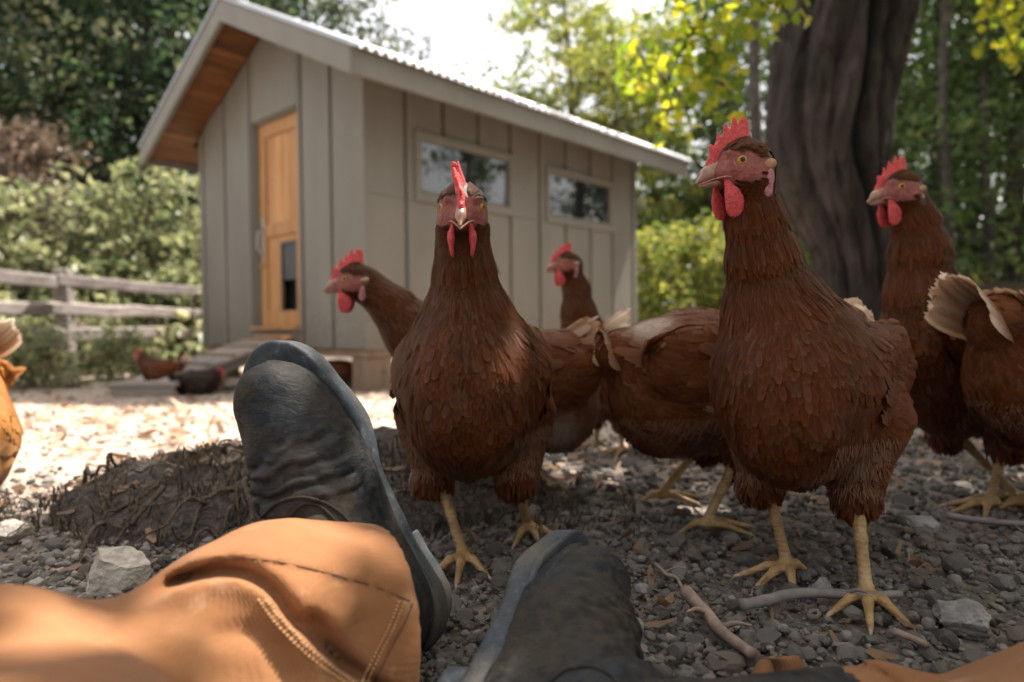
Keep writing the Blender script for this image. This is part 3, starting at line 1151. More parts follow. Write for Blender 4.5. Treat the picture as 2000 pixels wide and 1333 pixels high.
    mb.tube([(xd - .004, 1.545, 1.30), (xd - .045, 1.545, 1.29), (xd - .055, 1.545, 1.22), (xd - .055, 1.545, 1.15), (xd - .03, 1.545, 1.10), (xd - .004, 1.545, 1.10)], .009, 8)
    mb.box((xd - .005, 1.522, 1.06), (xd - .001, 1.568, 1.40))
    mb.tube([(xd - .005, 1.545, 1.0), (xd - .04, 1.545, 1.0), (xd - .045, 1.50, .99), (xd - .045, 1.46, 1.0)], .008, 8)
    mb.build('door_handle', MT['steel'], door)
    one('door_sill', box_vf((-0.05, .885, .452), (.054, 1.615, .474), .004), dw, SHED)
    mb = MB()
    mb.box((.0225, .8805, .4745), (.10, .9045, 2.2135))
    mb.box((.0225, 1.6005, .4745), (.10, 1.6195, 2.2135))
    mb.box((.0225, .9050, 2.1955), (.10, 1.6000, 2.2135))
    mb.build('door_jamb', pt, SHED)
    return SHED


build_coop()


def shed_pt(x, y, z):
    a = R(47.5)
    return np.array([SH0_[0] + x * math.cos(a) - y * math.sin(a), SH0_[1] + x * math.sin(a) + y * math.cos(a), z - 0.225])


def ramp():
    p0 = shed_pt(-0.03, 1.25, 0.0)
    t = empty('entrance_ramp', p0, R(47.5))
    tag(t, 'grey wooden slatted ramp leading up to the coop door', 'ramp')
    L, z0, z1 = 1.12, 0.405, 0.05
    ang = math.atan2(z0 - z1, L)
    n = 9
    for k in range(n):
        f0, f1 = k / n, (k + 1) / n - 0.004
        zz0, zz1 = z0 + (z1 - z0) * f0, z0 + (z1 - z0) * f1
        poly = [(-L * f0, zz0), (-L * f1, zz1), (-L * f1, zz1 - .025), (-L * f0, zz0 - .025)]
        off = 0.012 * math.sin(k * 2.7)
        V, F = prism(poly, 1, -0.30 + off, 0.30 + off)
        mesh('ramp_slat', V, F, MT['wood_grey'] if k else MT['wood_door'], t, False)
    for k in range(6):
        f = (k + .5) / 6
        zz = z0 + (z1 - z0) * f
        poly = [(-L * f + .016, zz + .008), (-L * f - .016, zz - .002), (-L * f - .016, zz + .010), (-L * f + .016, zz + .020)]
        V, F = prism(poly, 1, -0.27, 0.27)
        mesh('ramp_cleat', V, F, MT['wood_raw'], t, False)
    for y in (-0.24, 0.20):
        poly = [(-.02, z0 - .027), (-L + .02, z1 - .027), (-L + .02, z1 - .085), (-.02, z0 - .13)]
        V, F = prism(poly, 1, y, y + .04)
        mesh('ramp_beam', V, F, MT['wood_grey'], t, False)
    for x in (-0.22, -0.55):
        one('ramp_leg', box_vf((x - .05, -.2, -.04), (x + .05, -.1, z0 + (z1 - z0) * (-x / L) - .03)), MT['wood_raw'], t)
    q = G(262, 775)
    b = empty('plank_step', (q[0], q[1], float(gz(q[0], q[1]))), R(12))
    tag(b, 'dark plank step lying on the ground at the foot of the ramp', 'step')
    one('tread', box_vf((-.16, 0.0, .055), (.26, .26, .085), .004), MT['wood_grey'], b)
    one('riser', box_vf((-.145, .012, -.02), (.245, .04, .054), .003), MT['wood_grey'], b)
    one('riser', box_vf((-.145, .21, -.02), (.245, .24, .054), .003), MT['wood_grey'], b)


ramp()


# ------------------------------------------------------------------ fences
def rail_vf(a, b, hw, hh, seed):
    n = 14
    r_ = np.random.default_rng(seed)
    t = np.linspace(0, 1, n)
    pts = a + (b - a) * t[:, None]
    pts = pts + np.stack([fbm(np.stack([t * 3, 0 * t, 0 * t + seed], -1), 1.3, 2, seed) * .02] * 3, -1) * np.array([1, 1, 1.2])
    d = unit(b - a)
    s = unit(np.cross(d, [0, 0, 1]))
    V = []
    ring = [(-1, -.8), (-.7, -1), (.7, -1), (1, -.8), (1, .7), (.6, 1), (-.6, 1), (-1, .7)]
    for i in range(n):
        for u_, v_ in ring:
            V.append(pts[i] + s * hw * u_ * r_.uniform(.88, 1.1) + np.array([0, 0, 1]) * hh * v_ * r_.uniform(.9, 1.08))
    V = np.array(V)
    i = np.arange(n - 1)[:, None] * 8
    j = np.arange(8)[None]
    jn = (j + 1) % 8
    Q = np.stack([i + j, i + jn, i + 8 + jn, i + 8 + j], -1).reshape(-1, 4)
    return V, [Q, np.array([[7, 6, 5, 4, 3, 2, 1, 0], [(n - 1) * 8 + k for k in range(8)]])]


def fence(label, pts, heights, hw, hh, group, wm='wood_fence'):
    A = np.array(pts[0]); 
    t = empty('rail_fence', (A[0], A[1], gz(A[0], A[1])))
    o3 = np.array([A[0], A[1], float(gz(A[0], A[1]))])
    tag(t, label, 'fence', group)
    k = 0
    for p, q in zip(pts[:-1], pts[1:]):
        p, q = np.array(p), np.array(q)
        for h in heights:
            k += 1
            a = np.array([p[0], p[1], h - .02 * (k % 2)]) - o3
            b = np.array([q[0], q[1], h - .015 * (k % 3)]) - o3
            V, F = rail_vf(a, b, hw, hh, k)
            mesh('rail', V, F, MT[wm], t, False)
    for i, p in enumerate(pts):
        x, y = p[0] - o3[0], p[1] - o3[1]
        V, F = box_vf((x - .065, y + hw + .02, -.1), (x + .065, y + hw + .15, heights[0] - o3[2] + .11), .01)
        V = V + fbm(V, 6, 2, i)[:, None] * .01
        mesh('post', V, F, MT[wm], t, False)


fence('weathered grey rail fence among sunlit brambles left of the coop', [(-4.75, 3.4), (-4.21, 6.3), (-3.75, 8.8), (-3.3, 11.2)], (0.70, 0.45, 0.20), .05, .060, 'weathered rail fences round the yard')
fence('dark brown rail fence under the bushes right of the coop', [(1.5, 9.4), (3.4, 9.1), (5.4, 8.8), (7.4, 8.5)], (0.66, 0.24), .03, .085, 'weathered rail fences round the yard', 'wood_dark')


# ------------------------------------------------------------------ trees and bushes
def leaves_vf(cen, rad, n_per, size, r_, up=0.3, shape=0.55, oct_=None):
    """leaf-sized four-cornered faces spread through clumps; returns V, F, per-leaf colour number"""
    cen = np.asarray(cen, float)
    m = len(cen)
    rad = np.broadcast_to(np.asarray(rad, float), (m,))
    npc = np.broadcast_to(np.asarray(n_per), (m,)).astype(int)
    idx = np.repeat(np.arange(m), npc)
    N = len(idx)
    d = unit(r_.normal(size=(N, 3))) * (r_.random((N, 1)) ** 0.45) * np.array([1, 1, 0.75])
    p = cen[idx] + d * rad[idx][:, None]
    nr = unit(r_.normal(size=(N, 3)) + np.array([0, 0, up * 2]) + d * 0.6)
    t = unit(np.cross(nr, r_.normal(size=(N, 3))))
    b = np.cross(nr, t)
    s = size * r_.uniform(0.6, 1.25, N)[:, None]
    fold = nr * s * 0.16
    a0 = p - t * s * 0.5
    a2 = p + t * s * 0.5 - nr * s * 0.10
    a1 = p + b * s * shape * 0.5 + fold - t * s * 0.04
    a3 = p - b * s * shape * 0.5 + fold - t * s * 0.04
    V = np.stack([a0, a1, a2, a3], 1).reshape(-1, 3)
    F = np.arange(4 * N).reshape(N, 4)
    clump = r_.random(m)
    lr = np.clip(r_.random(N) * 0.7 + clump[idx] * 0.4 - 0.05, 0, 1)
    return V, F, np.repeat(lr, 4)


def grow(h, spread, nl, r_, z0=0.3, tr=0.14, lean=0.0, droop=0.1, top=True):
    """trunk and limbs; returns MB of wood and clump centres"""
    mb = MB()
    tp = np.array([[0, 0, -0.15], [lean * .2, 0.05, h * .3], [lean * .6, -.05, h * .6], [lean, 0, h * .95]])
    tp[1:] += r_.normal(size=(3, 3)) * [.1, .1, 0]
    tc = spline(tp, 14)
    mb.tube(tc, np.linspace(tr, tr * .18, 14), 8)
    cen = []
    for k in range(nl):
        f = z0 + (1 - z0) * (k + .5) / nl
        i = int(f * 13)
        b = tc[min(i, 13)]
        az = k * 2.4 + r_.uniform(-.5, .5)
        L = spread * (1.0 - 0.62 * ((f - z0) / (1 - z0)) ** 1.3) * r_.uniform(.75, 1.15)
        d = np.array([math.cos(az), math.sin(az), 0])
        e = b + d * L + np.array([0, 0, L * r_.uniform(.0, .5) - droop * L])
        lp = spline([b, b + (e - b) * .5 + [0, 0, .10 * L], e], 7)
        mb.tube(lp, np.linspace(tr * .38 * (1 - .6 * f), .008, 7), 5)
        for q in (2, 3, 4, 5, 6):
            for _ in range(2):
                off = r_.normal(size=3) * spread * .20
                cc = lp[q] + off * [1, 1, .7]
                if q % 2 == 0:
                    mb.tube([lp[q], (lp[q] + cc) / 2 + [0, 0, .02], cc], [.012, .008, .004], 4, False)
                cen.append(cc)
    return mb, np.array(cen)


def tree(name, label, x, y, h, spread, nl, n_leaf, size, mat, bark, seed, cat='tree', group=None, z0=.3, tr=.14, lean=0, crad=.35, droop=.1, keep=1.0):
    r_ = np.random.default_rng(seed)
    mb, cen = grow(h, spread, nl, r_, z0, tr, lean, droop)
    cen = cen[r_.random(len(cen)) < keep]
    t = empty(name, (x, y, gz(x, y)))
    tag(t, label, cat, group)
    mb.build('trunk' if cat == 'tree' else 'stem', MT[bark], t, True)
    per = max(1, int(n_leaf / len(cen)))
    V, F, lr = leaves_vf(cen, crad * r_.uniform(.6, 1.3, len(cen)), per, size, r_)
    mesh('crown' if cat == 'tree' else 'foliage', V, F, MT[mat], t, False, {'lr': lr})
    return t


def atpx(px, Z):
    return (px - 1000) / FPX * Z, Z


def copy_thing(t, x, y, rz, label, s=1.0):
    c = t.copy()
    C.objects.link(c)
    c.location = (x, y, float(gz(x, y)))
    c.rotation_euler = (0, 0, rz)
    c.scale = (s, s, s)
    c['label'] = label
    for ch in t.children:
        d = ch.copy()
        C.objects.link(d)
        d.parent = c
    return c


def vegetation():
    gw = 'dark trees of the wood behind the fence'
    # dark wood at the left
    x, y = atpx(70, 11.5)
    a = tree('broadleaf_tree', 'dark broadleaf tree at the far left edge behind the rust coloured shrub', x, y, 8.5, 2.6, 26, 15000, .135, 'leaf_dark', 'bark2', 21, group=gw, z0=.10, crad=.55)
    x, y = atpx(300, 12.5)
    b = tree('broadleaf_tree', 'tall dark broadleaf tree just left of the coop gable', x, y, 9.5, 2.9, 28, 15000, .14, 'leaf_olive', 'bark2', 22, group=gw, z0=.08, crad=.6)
    x, y = atpx(620, 14.5)
    copy_thing(b, x, y, 1.9, 'dark broadleaf tree rising behind the coop roof left of the bright sky', 1.0)
    x, y = atpx(455, 13.0)
    copy_thing(a, x, y, 2.7, 'dark broadleaf tree directly behind the peak of the coop roof', 1.12)
    x, y = atpx(-180, 10.5)
    copy_thing(b, x, y, 4.0, 'dark broadleaf tree half out of the picture past the left edge', .9)
    x, y = atpx(180, 15.5)
    copy_thing(a, x, y, 5.0, 'dark broadleaf tree deepest in the wood between two nearer crowns', 1.25)
    x, y = atpx(45, 8.6)
    tree('rust_shrub', 'tall shrub with withered rust brown leaves at the left edge', x, y, 3.3, 1.0, 16, 3600, .10, 'leaf_rust', 'bark2', 23, 'shrub', None, .45, .05, 0, .28)
    # bushes behind and in front of the fence
    gb_ = 'sunlit bushes along the fence'
    x, y = atpx(30, 7.6)
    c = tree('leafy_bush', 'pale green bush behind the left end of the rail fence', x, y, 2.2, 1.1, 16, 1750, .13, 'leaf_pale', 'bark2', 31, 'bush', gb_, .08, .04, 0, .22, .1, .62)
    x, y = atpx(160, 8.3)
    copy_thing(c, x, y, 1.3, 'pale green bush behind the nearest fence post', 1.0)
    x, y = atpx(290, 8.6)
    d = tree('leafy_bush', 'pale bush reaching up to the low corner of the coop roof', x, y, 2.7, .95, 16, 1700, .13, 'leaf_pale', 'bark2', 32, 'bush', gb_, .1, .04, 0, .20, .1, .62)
    x, y = atpx(375, 9.6)
    copy_thing(c, x, y, 3.3, 'pale green bush beside the left wall of the coop', .9)
    x, y = atpx(-70, 7.0)
    copy_thing(d, x, y, 4.2, 'tall pale bush at the left edge of the picture above the fence', .8)
    gbr = 'brambles on the fence'
    x, y = atpx(30, 7.1)
    e = tree('bramble', 'low bramble with pale leaves behind the left end of the fence', x, y, .50, .50, 12, 1300, .085, 'leaf_pale', 'twig', 41, 'bramble', gbr, .05, .02, 0, .15, .25)
    f = None
    for k, (px, Z, s, lab) in enumerate(((150, 7.5, 1.4, 'pale bramble just behind the fence post'), (215, 7.8, .9, 'low pale bramble behind the lowest fence rail above the plank step'),
                                         (285, 8.3, 1.9, 'bramble growing through the middle of the fence'), (350, 8.9, 2.0, 'bramble growing through the fence next to the coop'),
                                         (398, 8.9, .9, 'low bramble tucked against the left wall of the coop'), (95, 7.6, 1.8, 'bramble growing behind the top rail near the post'),
                                         (245, 6.55, .8, 'pale bramble in front of the lower rails beside the post'), (62, 5.55, .85, 'pale bramble in front of the rails at the left edge'),
                                         (-60, 6.8, 1.2, 'bramble cut off by the left edge of the picture'))):
        x, y = atpx(px, Z)
        copy_thing(e, x, y, k * 1.7 + .4, lab, s)
    # light trees behind the coop
    x, y = atpx(1105, 13.5)
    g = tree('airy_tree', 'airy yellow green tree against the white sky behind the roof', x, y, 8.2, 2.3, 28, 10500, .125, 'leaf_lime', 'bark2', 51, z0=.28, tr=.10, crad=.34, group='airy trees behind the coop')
    x, y = atpx(1275, 15)
    copy_thing(g, x, y, 2.2, 'airy yellow green tree above the right end of the roof', .92)
    x, y = atpx(1400, 13)
    h = tree('slender_tree', 'green tree with a slender trunk left of the big dark trunk', x, y, 8.2, 1.7, 24, 7000, .125, 'leaf_mid', 'bark2', 52, z0=.16, tr=.11, crad=.42, group='green trees of the right hand wood')
    x, y = atpx(985, 14.5)
    copy_thing(g, x, y, 4.4, 'small airy tree just showing over the middle of the roof', .70)
    x, y = atpx(1200, 16)
    copy_thing(g, x, y, 5.6, 'airy tree standing farther back right of the tallest airy tree', .95)
    x, y = atpx(1345, 8.4)
    k_ = tree('lime_bush', 'yellow green bush between the coop and the big trunk', x, y, 1.75, .85, 15, 3200, .085, 'leaf_lime', 'bark2', 53, 'bush', None, .08, .03, 0, .24)
    k_['group'] = 'bushes right of the coop'
    x, y = atpx(1270, 8.8)
    copy_thing(k_, x, y, 2.0, 'yellow green bush touching the back corner of the coop', .9)
    x, y = atpx(1445, 8.0)
    copy_thing(k_, x, y, 4.1, 'yellow green bush behind the hen in front of the trunk', .85)
    # wood at the right
    gr = 'green trees of the right hand wood'
    x, y = atpx(1830, 10.5)
    m = tree('forest_tree', 'dark green forest tree right of the big trunk', x, y, 9.0, 2.5, 30, 12500, .125, 'leaf_mid', 'bark2', 61, group=gr, z0=.06, crad=.55)
    for k, (px, Z, s, lab) in enumerate(((1975, 9.5, 1.0, 'dark green forest tree at the right edge above the last hen'), (2130, 10.5, 1.1, 'dark forest tree beyond the right edge of the picture'),
                                         (1745, 14.5, 1.2, 'dark forest tree deeper in the wood straight behind the big trunk'), (1560, 13.5, 1.0, 'dark forest tree just left of the big trunk'),
                                         (1900, 15, 1.25, 'tall dark forest tree deep in the wood between two nearer ones'))):
        x, y = atpx(px, Z)
        copy_thing(m, x, y, k * 1.3 + .7, lab, s)
    x, y = atpx(1790, 8.2)
    copy_thing(k_, x, y, .8, 'bush with yellowed leaves close to the right side of the big trunk', .75)
    for px, Z, lab in ((1480, 7.0, 'thin grey tree trunk close beside the big trunk'), (1845, 8.4, 'thin dark forest trunk right of the big trunk'), (1925, 9.0, 'thin dark forest trunk near the right edge')):
        x, y = atpx(px, Z)
        t = empty('slim_tree', (x, y, gz(x, y)))
        tag(t, lab, 'tree', 'slim bare trunks')
        mb = MB()
        mb.tube(spline([(0, 0, -.1), (.05, 0, 1.5), (-.02, .05, 3.2), (.08, 0, 6.5)], 16), np.linspace(.085, .04, 16), 9)
        mb.build('trunk', MT['bark2'], t, True)
        r_ = np.random.default_rng(int(px))
        cen = np.array([[r_.normal() * .5, r_.normal() * .5, r_.uniform(4.6, 6.8)] for _ in range(14)])
        V, F, lr = leaves_vf(cen, .35, 60, .11, r_)
        mesh('crown', V, F, MT['leaf_mid'], t, False, {'lr': lr})
    # trees right of the picture, which the coop windows mirror
    for px_, (x, y, s, lab) in enumerate(((7.2, 3.2, .85, 'green tree right of the yard mirrored in the near coop window'), (8.8, 5.8, .8, 'green tree right of the yard mirrored in the far coop window'))):
        copy_thing(h, x, y, 1 + px_, lab, s)
    # far-off wood that reads as one mass
    r_ = np.random.default_rng(77)
    cen, rad = [], []
    for _ in range(420):
        x = r_.uniform(-19, -4.2); y = r_.uniform(15.5, 20)
        z = r_.uniform(-.2, 10.5)
        if z > 3.5 and fbm(np.array([[x, 0, z]]), .55, 2, 6)[0] < -.12:
            continue
        cen.append((x, y, z)); rad.append(r_.uniform(.6, 1.2))
    for _ in range(170):
        x = r_.uniform(-4.5, 6.5); y = r_.uniform(16.5, 20)
        cen.append((x, y, r_.uniform(-.2, 3.0 + 1.2 * max(0, (x - 1) / 4)))); rad.append(r_.uniform(.5, .9))
    for _ in range(230):
        x = r_.uniform(5.0, 21); y = r_.uniform(14.5, 20)
        cen.append((x, y, r_.uniform(-.2, 8.5) * r_.random() ** .8)); rad.append(r_.uniform(.5, 1.0))
    for _ in range(420):                       # unseen foliage added behind the camera to cut front sky light
        a = r_.uniform(R(150), R(395)); d_ = r_.uniform(6.5, 10)
        cen.append((d_ * math.cos(a), d_ * math.sin(a) - .5, r_.uniform(.2, 6.5))); rad.append(r_.uniform(.6, 1.1))
    V, F, lr = leaves_vf(cen, rad, 46, .27, r_)
    o = mesh('woods', V, F, MT['leaf_dark'], None, False, {'lr': lr})
    tag(o, 'dark far off wood closing the view behind the trees, plus unseen foliage added to cut front light', 'woods', None, 'stuff')


vegetation()


def big_tree():
    Z = 3.6
    pts = [P(1700, 800, Z), P(1680, 640, Z), P(1662, 480, Z), P(1614, 310, Z), P(1628, 150, Z), P(1657, 0, Z), P(1700, -180, Z), P(1740, -420, Z), P(1735, -640, Z)]
    pts = np.array(pts)
    base = np.array([pts[0][0], pts[0][1], float(gz(pts[0][0], pts[0][1]))])
    pts[0][2] = base[2] - .12
    t = empty('old_tree', base)
    tag(t, 'old tree with a thick dark grooved trunk behind the tall hen', 'tree')
    n, sg = 150, 170
    cl = spline(pts, n)
    rad = np.interp(np.linspace(0, 8, n), [0, 1, 2, 3, 4, 5, 6, 7, 8], [.18, .145, .185, .275, .305, .315, .30, .25, .20])
    th = np.linspace(0, 2 * np.pi, sg, endpoint=False)
    T = unit(np.gradient(cl, axis=0))
    V = []
    toc = math.atan2(-1, -.45)                       # towards the viewer
    for i in range(n):
        u = unit(np.cross(T[i], [0, 1, 0])); u = u if u[0] > 0 else -u
        v = unit(np.cross(T[i], u)); v = v if v[1] > 0 else -v
        q = np.stack([np.cos(th) * 1.2, np.sin(th) * 1.2, np.full(sg, cl[i][2] * .55)], -1)
        twist = -.55 * cl[i][2]
        q2 = np.stack([np.cos(th + twist) * 2.6, np.sin(th + twist) * 2.6, np.full(sg, cl[i][2] * .42)], -1)
        ridge = -np.abs(fbm(q2, 1.05, 3, 5)) * .42 + .09
        lump = .12 * fbm(q, 1.0, 2, 8) + .035 * fbm(np.stack([np.cos(th + twist) * 7, np.sin(th + twist) * 7, np.full(sg, cl[i][2] * 2.2)], -1), 1.0, 3, 17)
        gr = 0
        for a0, dpt, wd in ((toc + .55, .42, .075), (toc + .92, .26, .08), (toc - .40, .16, .09), (toc + .10, .10, .06)):
            a0 = a0 + .12 * math.sin(cl[i][2] * 1.7 + a0) - .30 * (cl[i][2] - 1.2)
            dd = (th - a0 + np.pi) % (2 * np.pi) - np.pi
            gr = gr - dpt * np.exp(-(dd / wd) ** 2)
        flare = .18 * np.exp(-max(cl[i][2] - base[2], 0) / .22) * (1 + .6 * np.cos(5 * th))
        r_ = rad[i] * (1 + ridge + lump + gr + flare)
        V.append(cl[i] + r_[:, None] * (np.cos(th)[:, None] * u + np.sin(th)[:, None] * v))
    V = np.concatenate(V) - base
    i = np.arange(n - 1)[:, None] * sg
    j = np.arange(sg)[None]
    jn = (j + 1) % sg
    F = np.stack([i + j, i + jn, i + sg + jn, i + sg + j], -1).reshape(-1, 4)
    mesh('trunk', V, F, MT['bark'], t, True)
    # the crown over the yard, seen only where its lowest sprays hang into view
    r_ = np.random.default_rng(5)
    cen, rad = [], []
    k = 1 / math.tan(SUN_EL)
    sx, sy = math.sin(SUN_AZ) * k, math.cos(SUN_AZ) * k
    def edge(x):
        return np.interp(x, [-1.6, -.9, -.35, 0, .5, 1, 1.6, 2.2, 3.2], [.15, .62, 1.42, 1.60, 2.05, 2.7, 3.6, 3.2, 2.6])
    tries = 0
    while len(cen) < 215 and tries < 9000:
        tries += 1
        X, Y = r_.uniform(-1.7, 3.4), r_.uniform(-1.6, 4.0)
        rr = r_.uniform(.24, .40)
        if Y > edge(X) - rr * .8:
            continue
        z = r_.uniform(2.6, 3.9)
        z = max(z, .35 + .58 * (Y + sy * z) + rr)
        cen.append((X + sx * z, Y + sy * z, z)); rad.append(rr)
    for _ in range(34):                            # extra unseen sprays added to shade the boots and right leg
        X, Y = r_.uniform(-.05, 1.0), r_.uniform(.05, .75)
        z = r_.uniform(2.7, 3.6)
        cen.append((X + sx * z, Y + sy * z, z)); rad.append(.26)
    cen, rad = np.array(cen), np.array(rad)
    top = pts[-2]
    mb = MB()
    for j in range(26):
        e = cen[(j * 8) % len(cen)]
        m = (top + e) / 2 + [0, 0, .35]
        b = pts[6] + (pts[8] - pts[6]) * (j % 7) / 7
        lp = spline([b, m, e], 9)
        mb.tube(lp - base, np.linspace(.055, .010, 9), 6)
    V, F, lr = leaves_vf(cen, rad, 64, .105, r_, .6, .7)
    hang, hr = [], []
    for px, py, z_, q in ((1225, 85, 2.9, .075), (1262, 130, 2.9, .085), (1300, 165, 2.8, .09), (1345, 55, 2.7, .10), (1395, 95, 2.7, .10), (1440, 215, 2.6, .045), (1345, 215, 2.8, .075),
                          (1290, 235, 2.8, .05), (1385, 20, 2.7, .10), (1470, 25, 2.7, .09), (1530, 15, 2.8, .07), (1400, 160, 2.7, .08), (1235, 150, 3.0, .05), (1320, 110, 2.8, .08), (1430, 60, 2.7, .07),
                          (1955, 55, 3.3, .075), (1985, 20, 3.3, .09), (1980, 105, 3.3, .05), (1940, 15, 3.2, .05), (1370, 150, 2.8, .06), (1500, -40, 2.7, .12), (1400, -60, 2.7, .14), (1300, -50, 2.8, .12), (1970, -60, 3.3, .14)):
        hang.append(P(px, py, z_)); hr.append(q * 1.6)
    hang = np.array(hang)
    # gaps in the crown: the sun reaches the trouser knee
    kp = np.ones(len(F), bool)
    cl_ = V.reshape(-1, 4, 3).mean(1)
    sv = np.array(sdir)
    for T_, w_ in ((P(535, 1120, .41), .012), (P(470, 1130, .41), .008)):
        d_ = cl_ - T_
        kp &= np.linalg.norm(d_ - (d_ @ sv)[:, None] * sv, axis=1) > w_ + .045
    V = V.reshape(-1, 4, 3)[kp].reshape(-1, 3)
    lr = lr.reshape(-1, 4)[kp].ravel()
    F = np.arange(len(V)).reshape(-1, 4)
    # the hanging leaves: lobed, folded along the midrib, each one an object
    out = np.array([(0, 0), (-.22, .16), (-.50, .30), (-.33, .46), (-.42, .72), (-.16, .74), (0, 1.0), (.16, .74), (.42, .72), (.33, .46), (.50, .30), (.22, .16)])
    LV = np.concatenate([np.stack([out[:, 0], out[:, 1], .16 * np.abs(out[:, 0]) - .10 * out[:, 1] ** 2], -1), [(0, .30, -.01), (0, .66, -.05)]])
    LF = np.array([(0, 12, 1), (1, 12, 2), (2, 12, 3), (3, 12, 13), (3, 13, 4), (4, 13, 5), (5, 13, 6), (6, 13, 7), (7, 13, 8), (8, 13, 9), (9, 13, 12), (9, 12, 10), (10, 12, 11), (11, 12, 0)])
    protos = []
    for k_ in range(7):
        po = mesh('leaf', LV, LF, MT['leaf_yellow'], None, False, {'lr': np.full(len(LV), (k_ + .5) / 7)})
        C.objects.unlink(po)
        protos.append(po)
    pos = []
    for c_, q in zip(hang, hr):
        m_ = max(3, int(190 * q))
        dd = unit(r_.normal(size=(m_, 3))) * (r_.random((m_, 1)) ** .5) * q
        pos += [c_ + v for v in dd]
    pos = np.array(pos)
    vis = np.array([abs((p - CAM) @ c_up / ((p - CAM) @ c_fwd)) < .52 and abs((p - CAM) @ c_rt / ((p - CAM) @ c_fwd)) < .78 for p in pos])
    order = np.concatenate([np.flatnonzero(vis), np.flatnonzero(~vis)])
    rest = MB()
    for n_, i_ in enumerate(order):
        y_ = unit(r_.normal(size=3) + [0, 0, -1.1])
        z_ = unit(np.cross(y_, r_.normal(size=3)))
        x_ = np.cross(y_, z_)
        sz = .058 * r_.uniform(.65, 1.2)
        if n_ < 300:
            o = bpy.data.objects.new('leaf', protos[int(r_.integers(7))].data)
            link(o, t)
            p = pos[i_] - base
            o.matrix_basis = Matrix([[x_[a] * sz, y_[a] * sz, z_[a] * sz, p[a]] for a in range(3)] + [[0, 0, 0, 1]])
        else:
            W = LV * sz
            rest.add(pos[i_] - base + W[:, :1] * x_ + W[:, 1:2] * y_ + W[:, 2:] * z_, LF, np.full(len(LV), r_.random()))
    for po in protos:
        bpy.data.objects.remove(po)
    if rest.n:
        rest.build('hanging_leaves', MT['leaf_yellow'], t, False, 'lr')['kind'] = 'stuff'
    tips = [(hang[16 - 1], pts[6])]
    for a, b in ((2, 8), (0, 1), (1, 2), (4, 3), (8, 9), (9, 10), (11, 4), (5, 11), (6, 2), (7, 6), (10, 20), (20, 21), (21, 22), (15, 16), (16, 23), (17, 15)):
        p, q = hang[a], hang[b]
        mb.tube(spline([p, (p + q) / 2 + [0, 0, .03], q], 5) - base, [.004, .005, .005, .006, .007], 5, False)
    for a, b in ((20, pts[6]), (23, pts[7]), (21, pts[7])):
        mb.tube(spline([hang[a], (hang[a] + b) / 2 + [0, 0, .25], b], 9) - base, np.linspace(.008, .05, 9), 6)
    mb.build('limbs', MT['bark2'], t, True)
    mesh('crown', V - base, F, MT['leaf_lime'], t, False, {'lr': lr})


big_tree()
# ------------------------------------------------------------------ hens
def sst(a, b, x):
    t = np.clip((x - a) / (b - a), 0, 1)
    return t * t * (3 - 2 * t)


def feathers_vf(Pt, N, F, L, W, lift, curl, rnd, pale, h0=0.001, rows=4):
    """overlapping feathers rooted at Pt, lying along F over the surface with normal N"""
    n = len(Pt)
    F = unit(F - N * (F * N).sum(1, keepdims=True))
    B = np.cross(N, F)
    L, W, lift, curl, rnd, pale = (np.broadcast_to(np.asarray(a, float), (n,)) for a in (L, W, lift, curl, rnd, pale))
    ts = {4: np.array([0, .32, .66, .88, 1.0]), 5: np.array([0, .25, .52, .76, .92, 1.0])}.get(rows, np.array([0, .2, .42, .64, .82, .94, 1.0]))
    rows = len(ts) - 1
    wprof = np.where(ts < .55, .45 + .55 * sst(0, .55, ts), np.sqrt(np.maximum(1 - ((ts - .55) / .455) ** 2, .015)))
    V, A = [], []
    for t, wp in zip(ts, wprof):
        for u in (-1, 0, 1):
            tt = t - (.06 if (u and t == 1) else 0)
            s = (L * tt)[:, None]
            p = Pt + F * s + N * (h0 + (lift * L * tt - curl * (L * tt) ** 2))[:, None]
            p = p + B * (u * W * wp)[:, None] - N * (abs(u) * W * wp * .12)[:, None]
            V.append(p)
            A.append(np.stack([rnd, np.full(n, t), np.full(n, float(abs(u))), pale], -1))
    k = len(V)
    V = np.stack(V, 1).reshape(-1, 3)
    A = np.stack(A, 1).reshape(-1, 4)
    q = []
    for r_ in range(rows):
        for c in range(2):
            a = r_ * 3 + c
            q.append([a, a + 1, a + 4, a + 3])
    q = np.array(q)
    Fq = (q[None] + (np.arange(n) * k)[:, None, None]).reshape(-1, 4)
    return V, Fq, A


def sample_surface(V, F, Nn, n, r_, wfun=None):
    a, b, c, d = V[F[:, 0]], V[F[:, 1]], V[F[:, 2]], V[F[:, 3]]
    area = np.linalg.norm(np.cross(c - a, d - b), axis=1) * .5
    cen = (a + b + c + d) / 4
    if wfun is not None:
        area = area * wfun(cen)
    cum = np.cumsum(area)
    # evenly stepped picks keep the cover regular
    t = (np.arange(n) + r_.random(n)) / n * cum[-1]
    i = np.minimum(np.searchsorted(cum, t), len(F) - 1)
    u, v = r_.random((n, 1)), r_.random((n, 1))
    Pt = a[i] * (1 - u) * (1 - v) + b[i] * u * (1 - v) + c[i] * u * v + d[i] * (1 - u) * v
    Nq = Nn[F[i]].mean(1)
    return Pt, unit(Nq)


def single_feathers(V, F, A, n, mat, parent):
    m, q = len(V) // n, len(F) // n
    for i in range(n):
        mesh('flight_feather' if parent.name.startswith('wing') else 'tail_feather', V[i * m:(i + 1) * m], F[:q], mat, parent, True, {'fa': A[i * m:(i + 1) * m]})


def claw_vf(c, d, up):
    return tube_vf([c + d * .001, c + d * .007 + up * .0005, c + d * .013 - up * .0025], [.0026, .0019, .0005], 6)


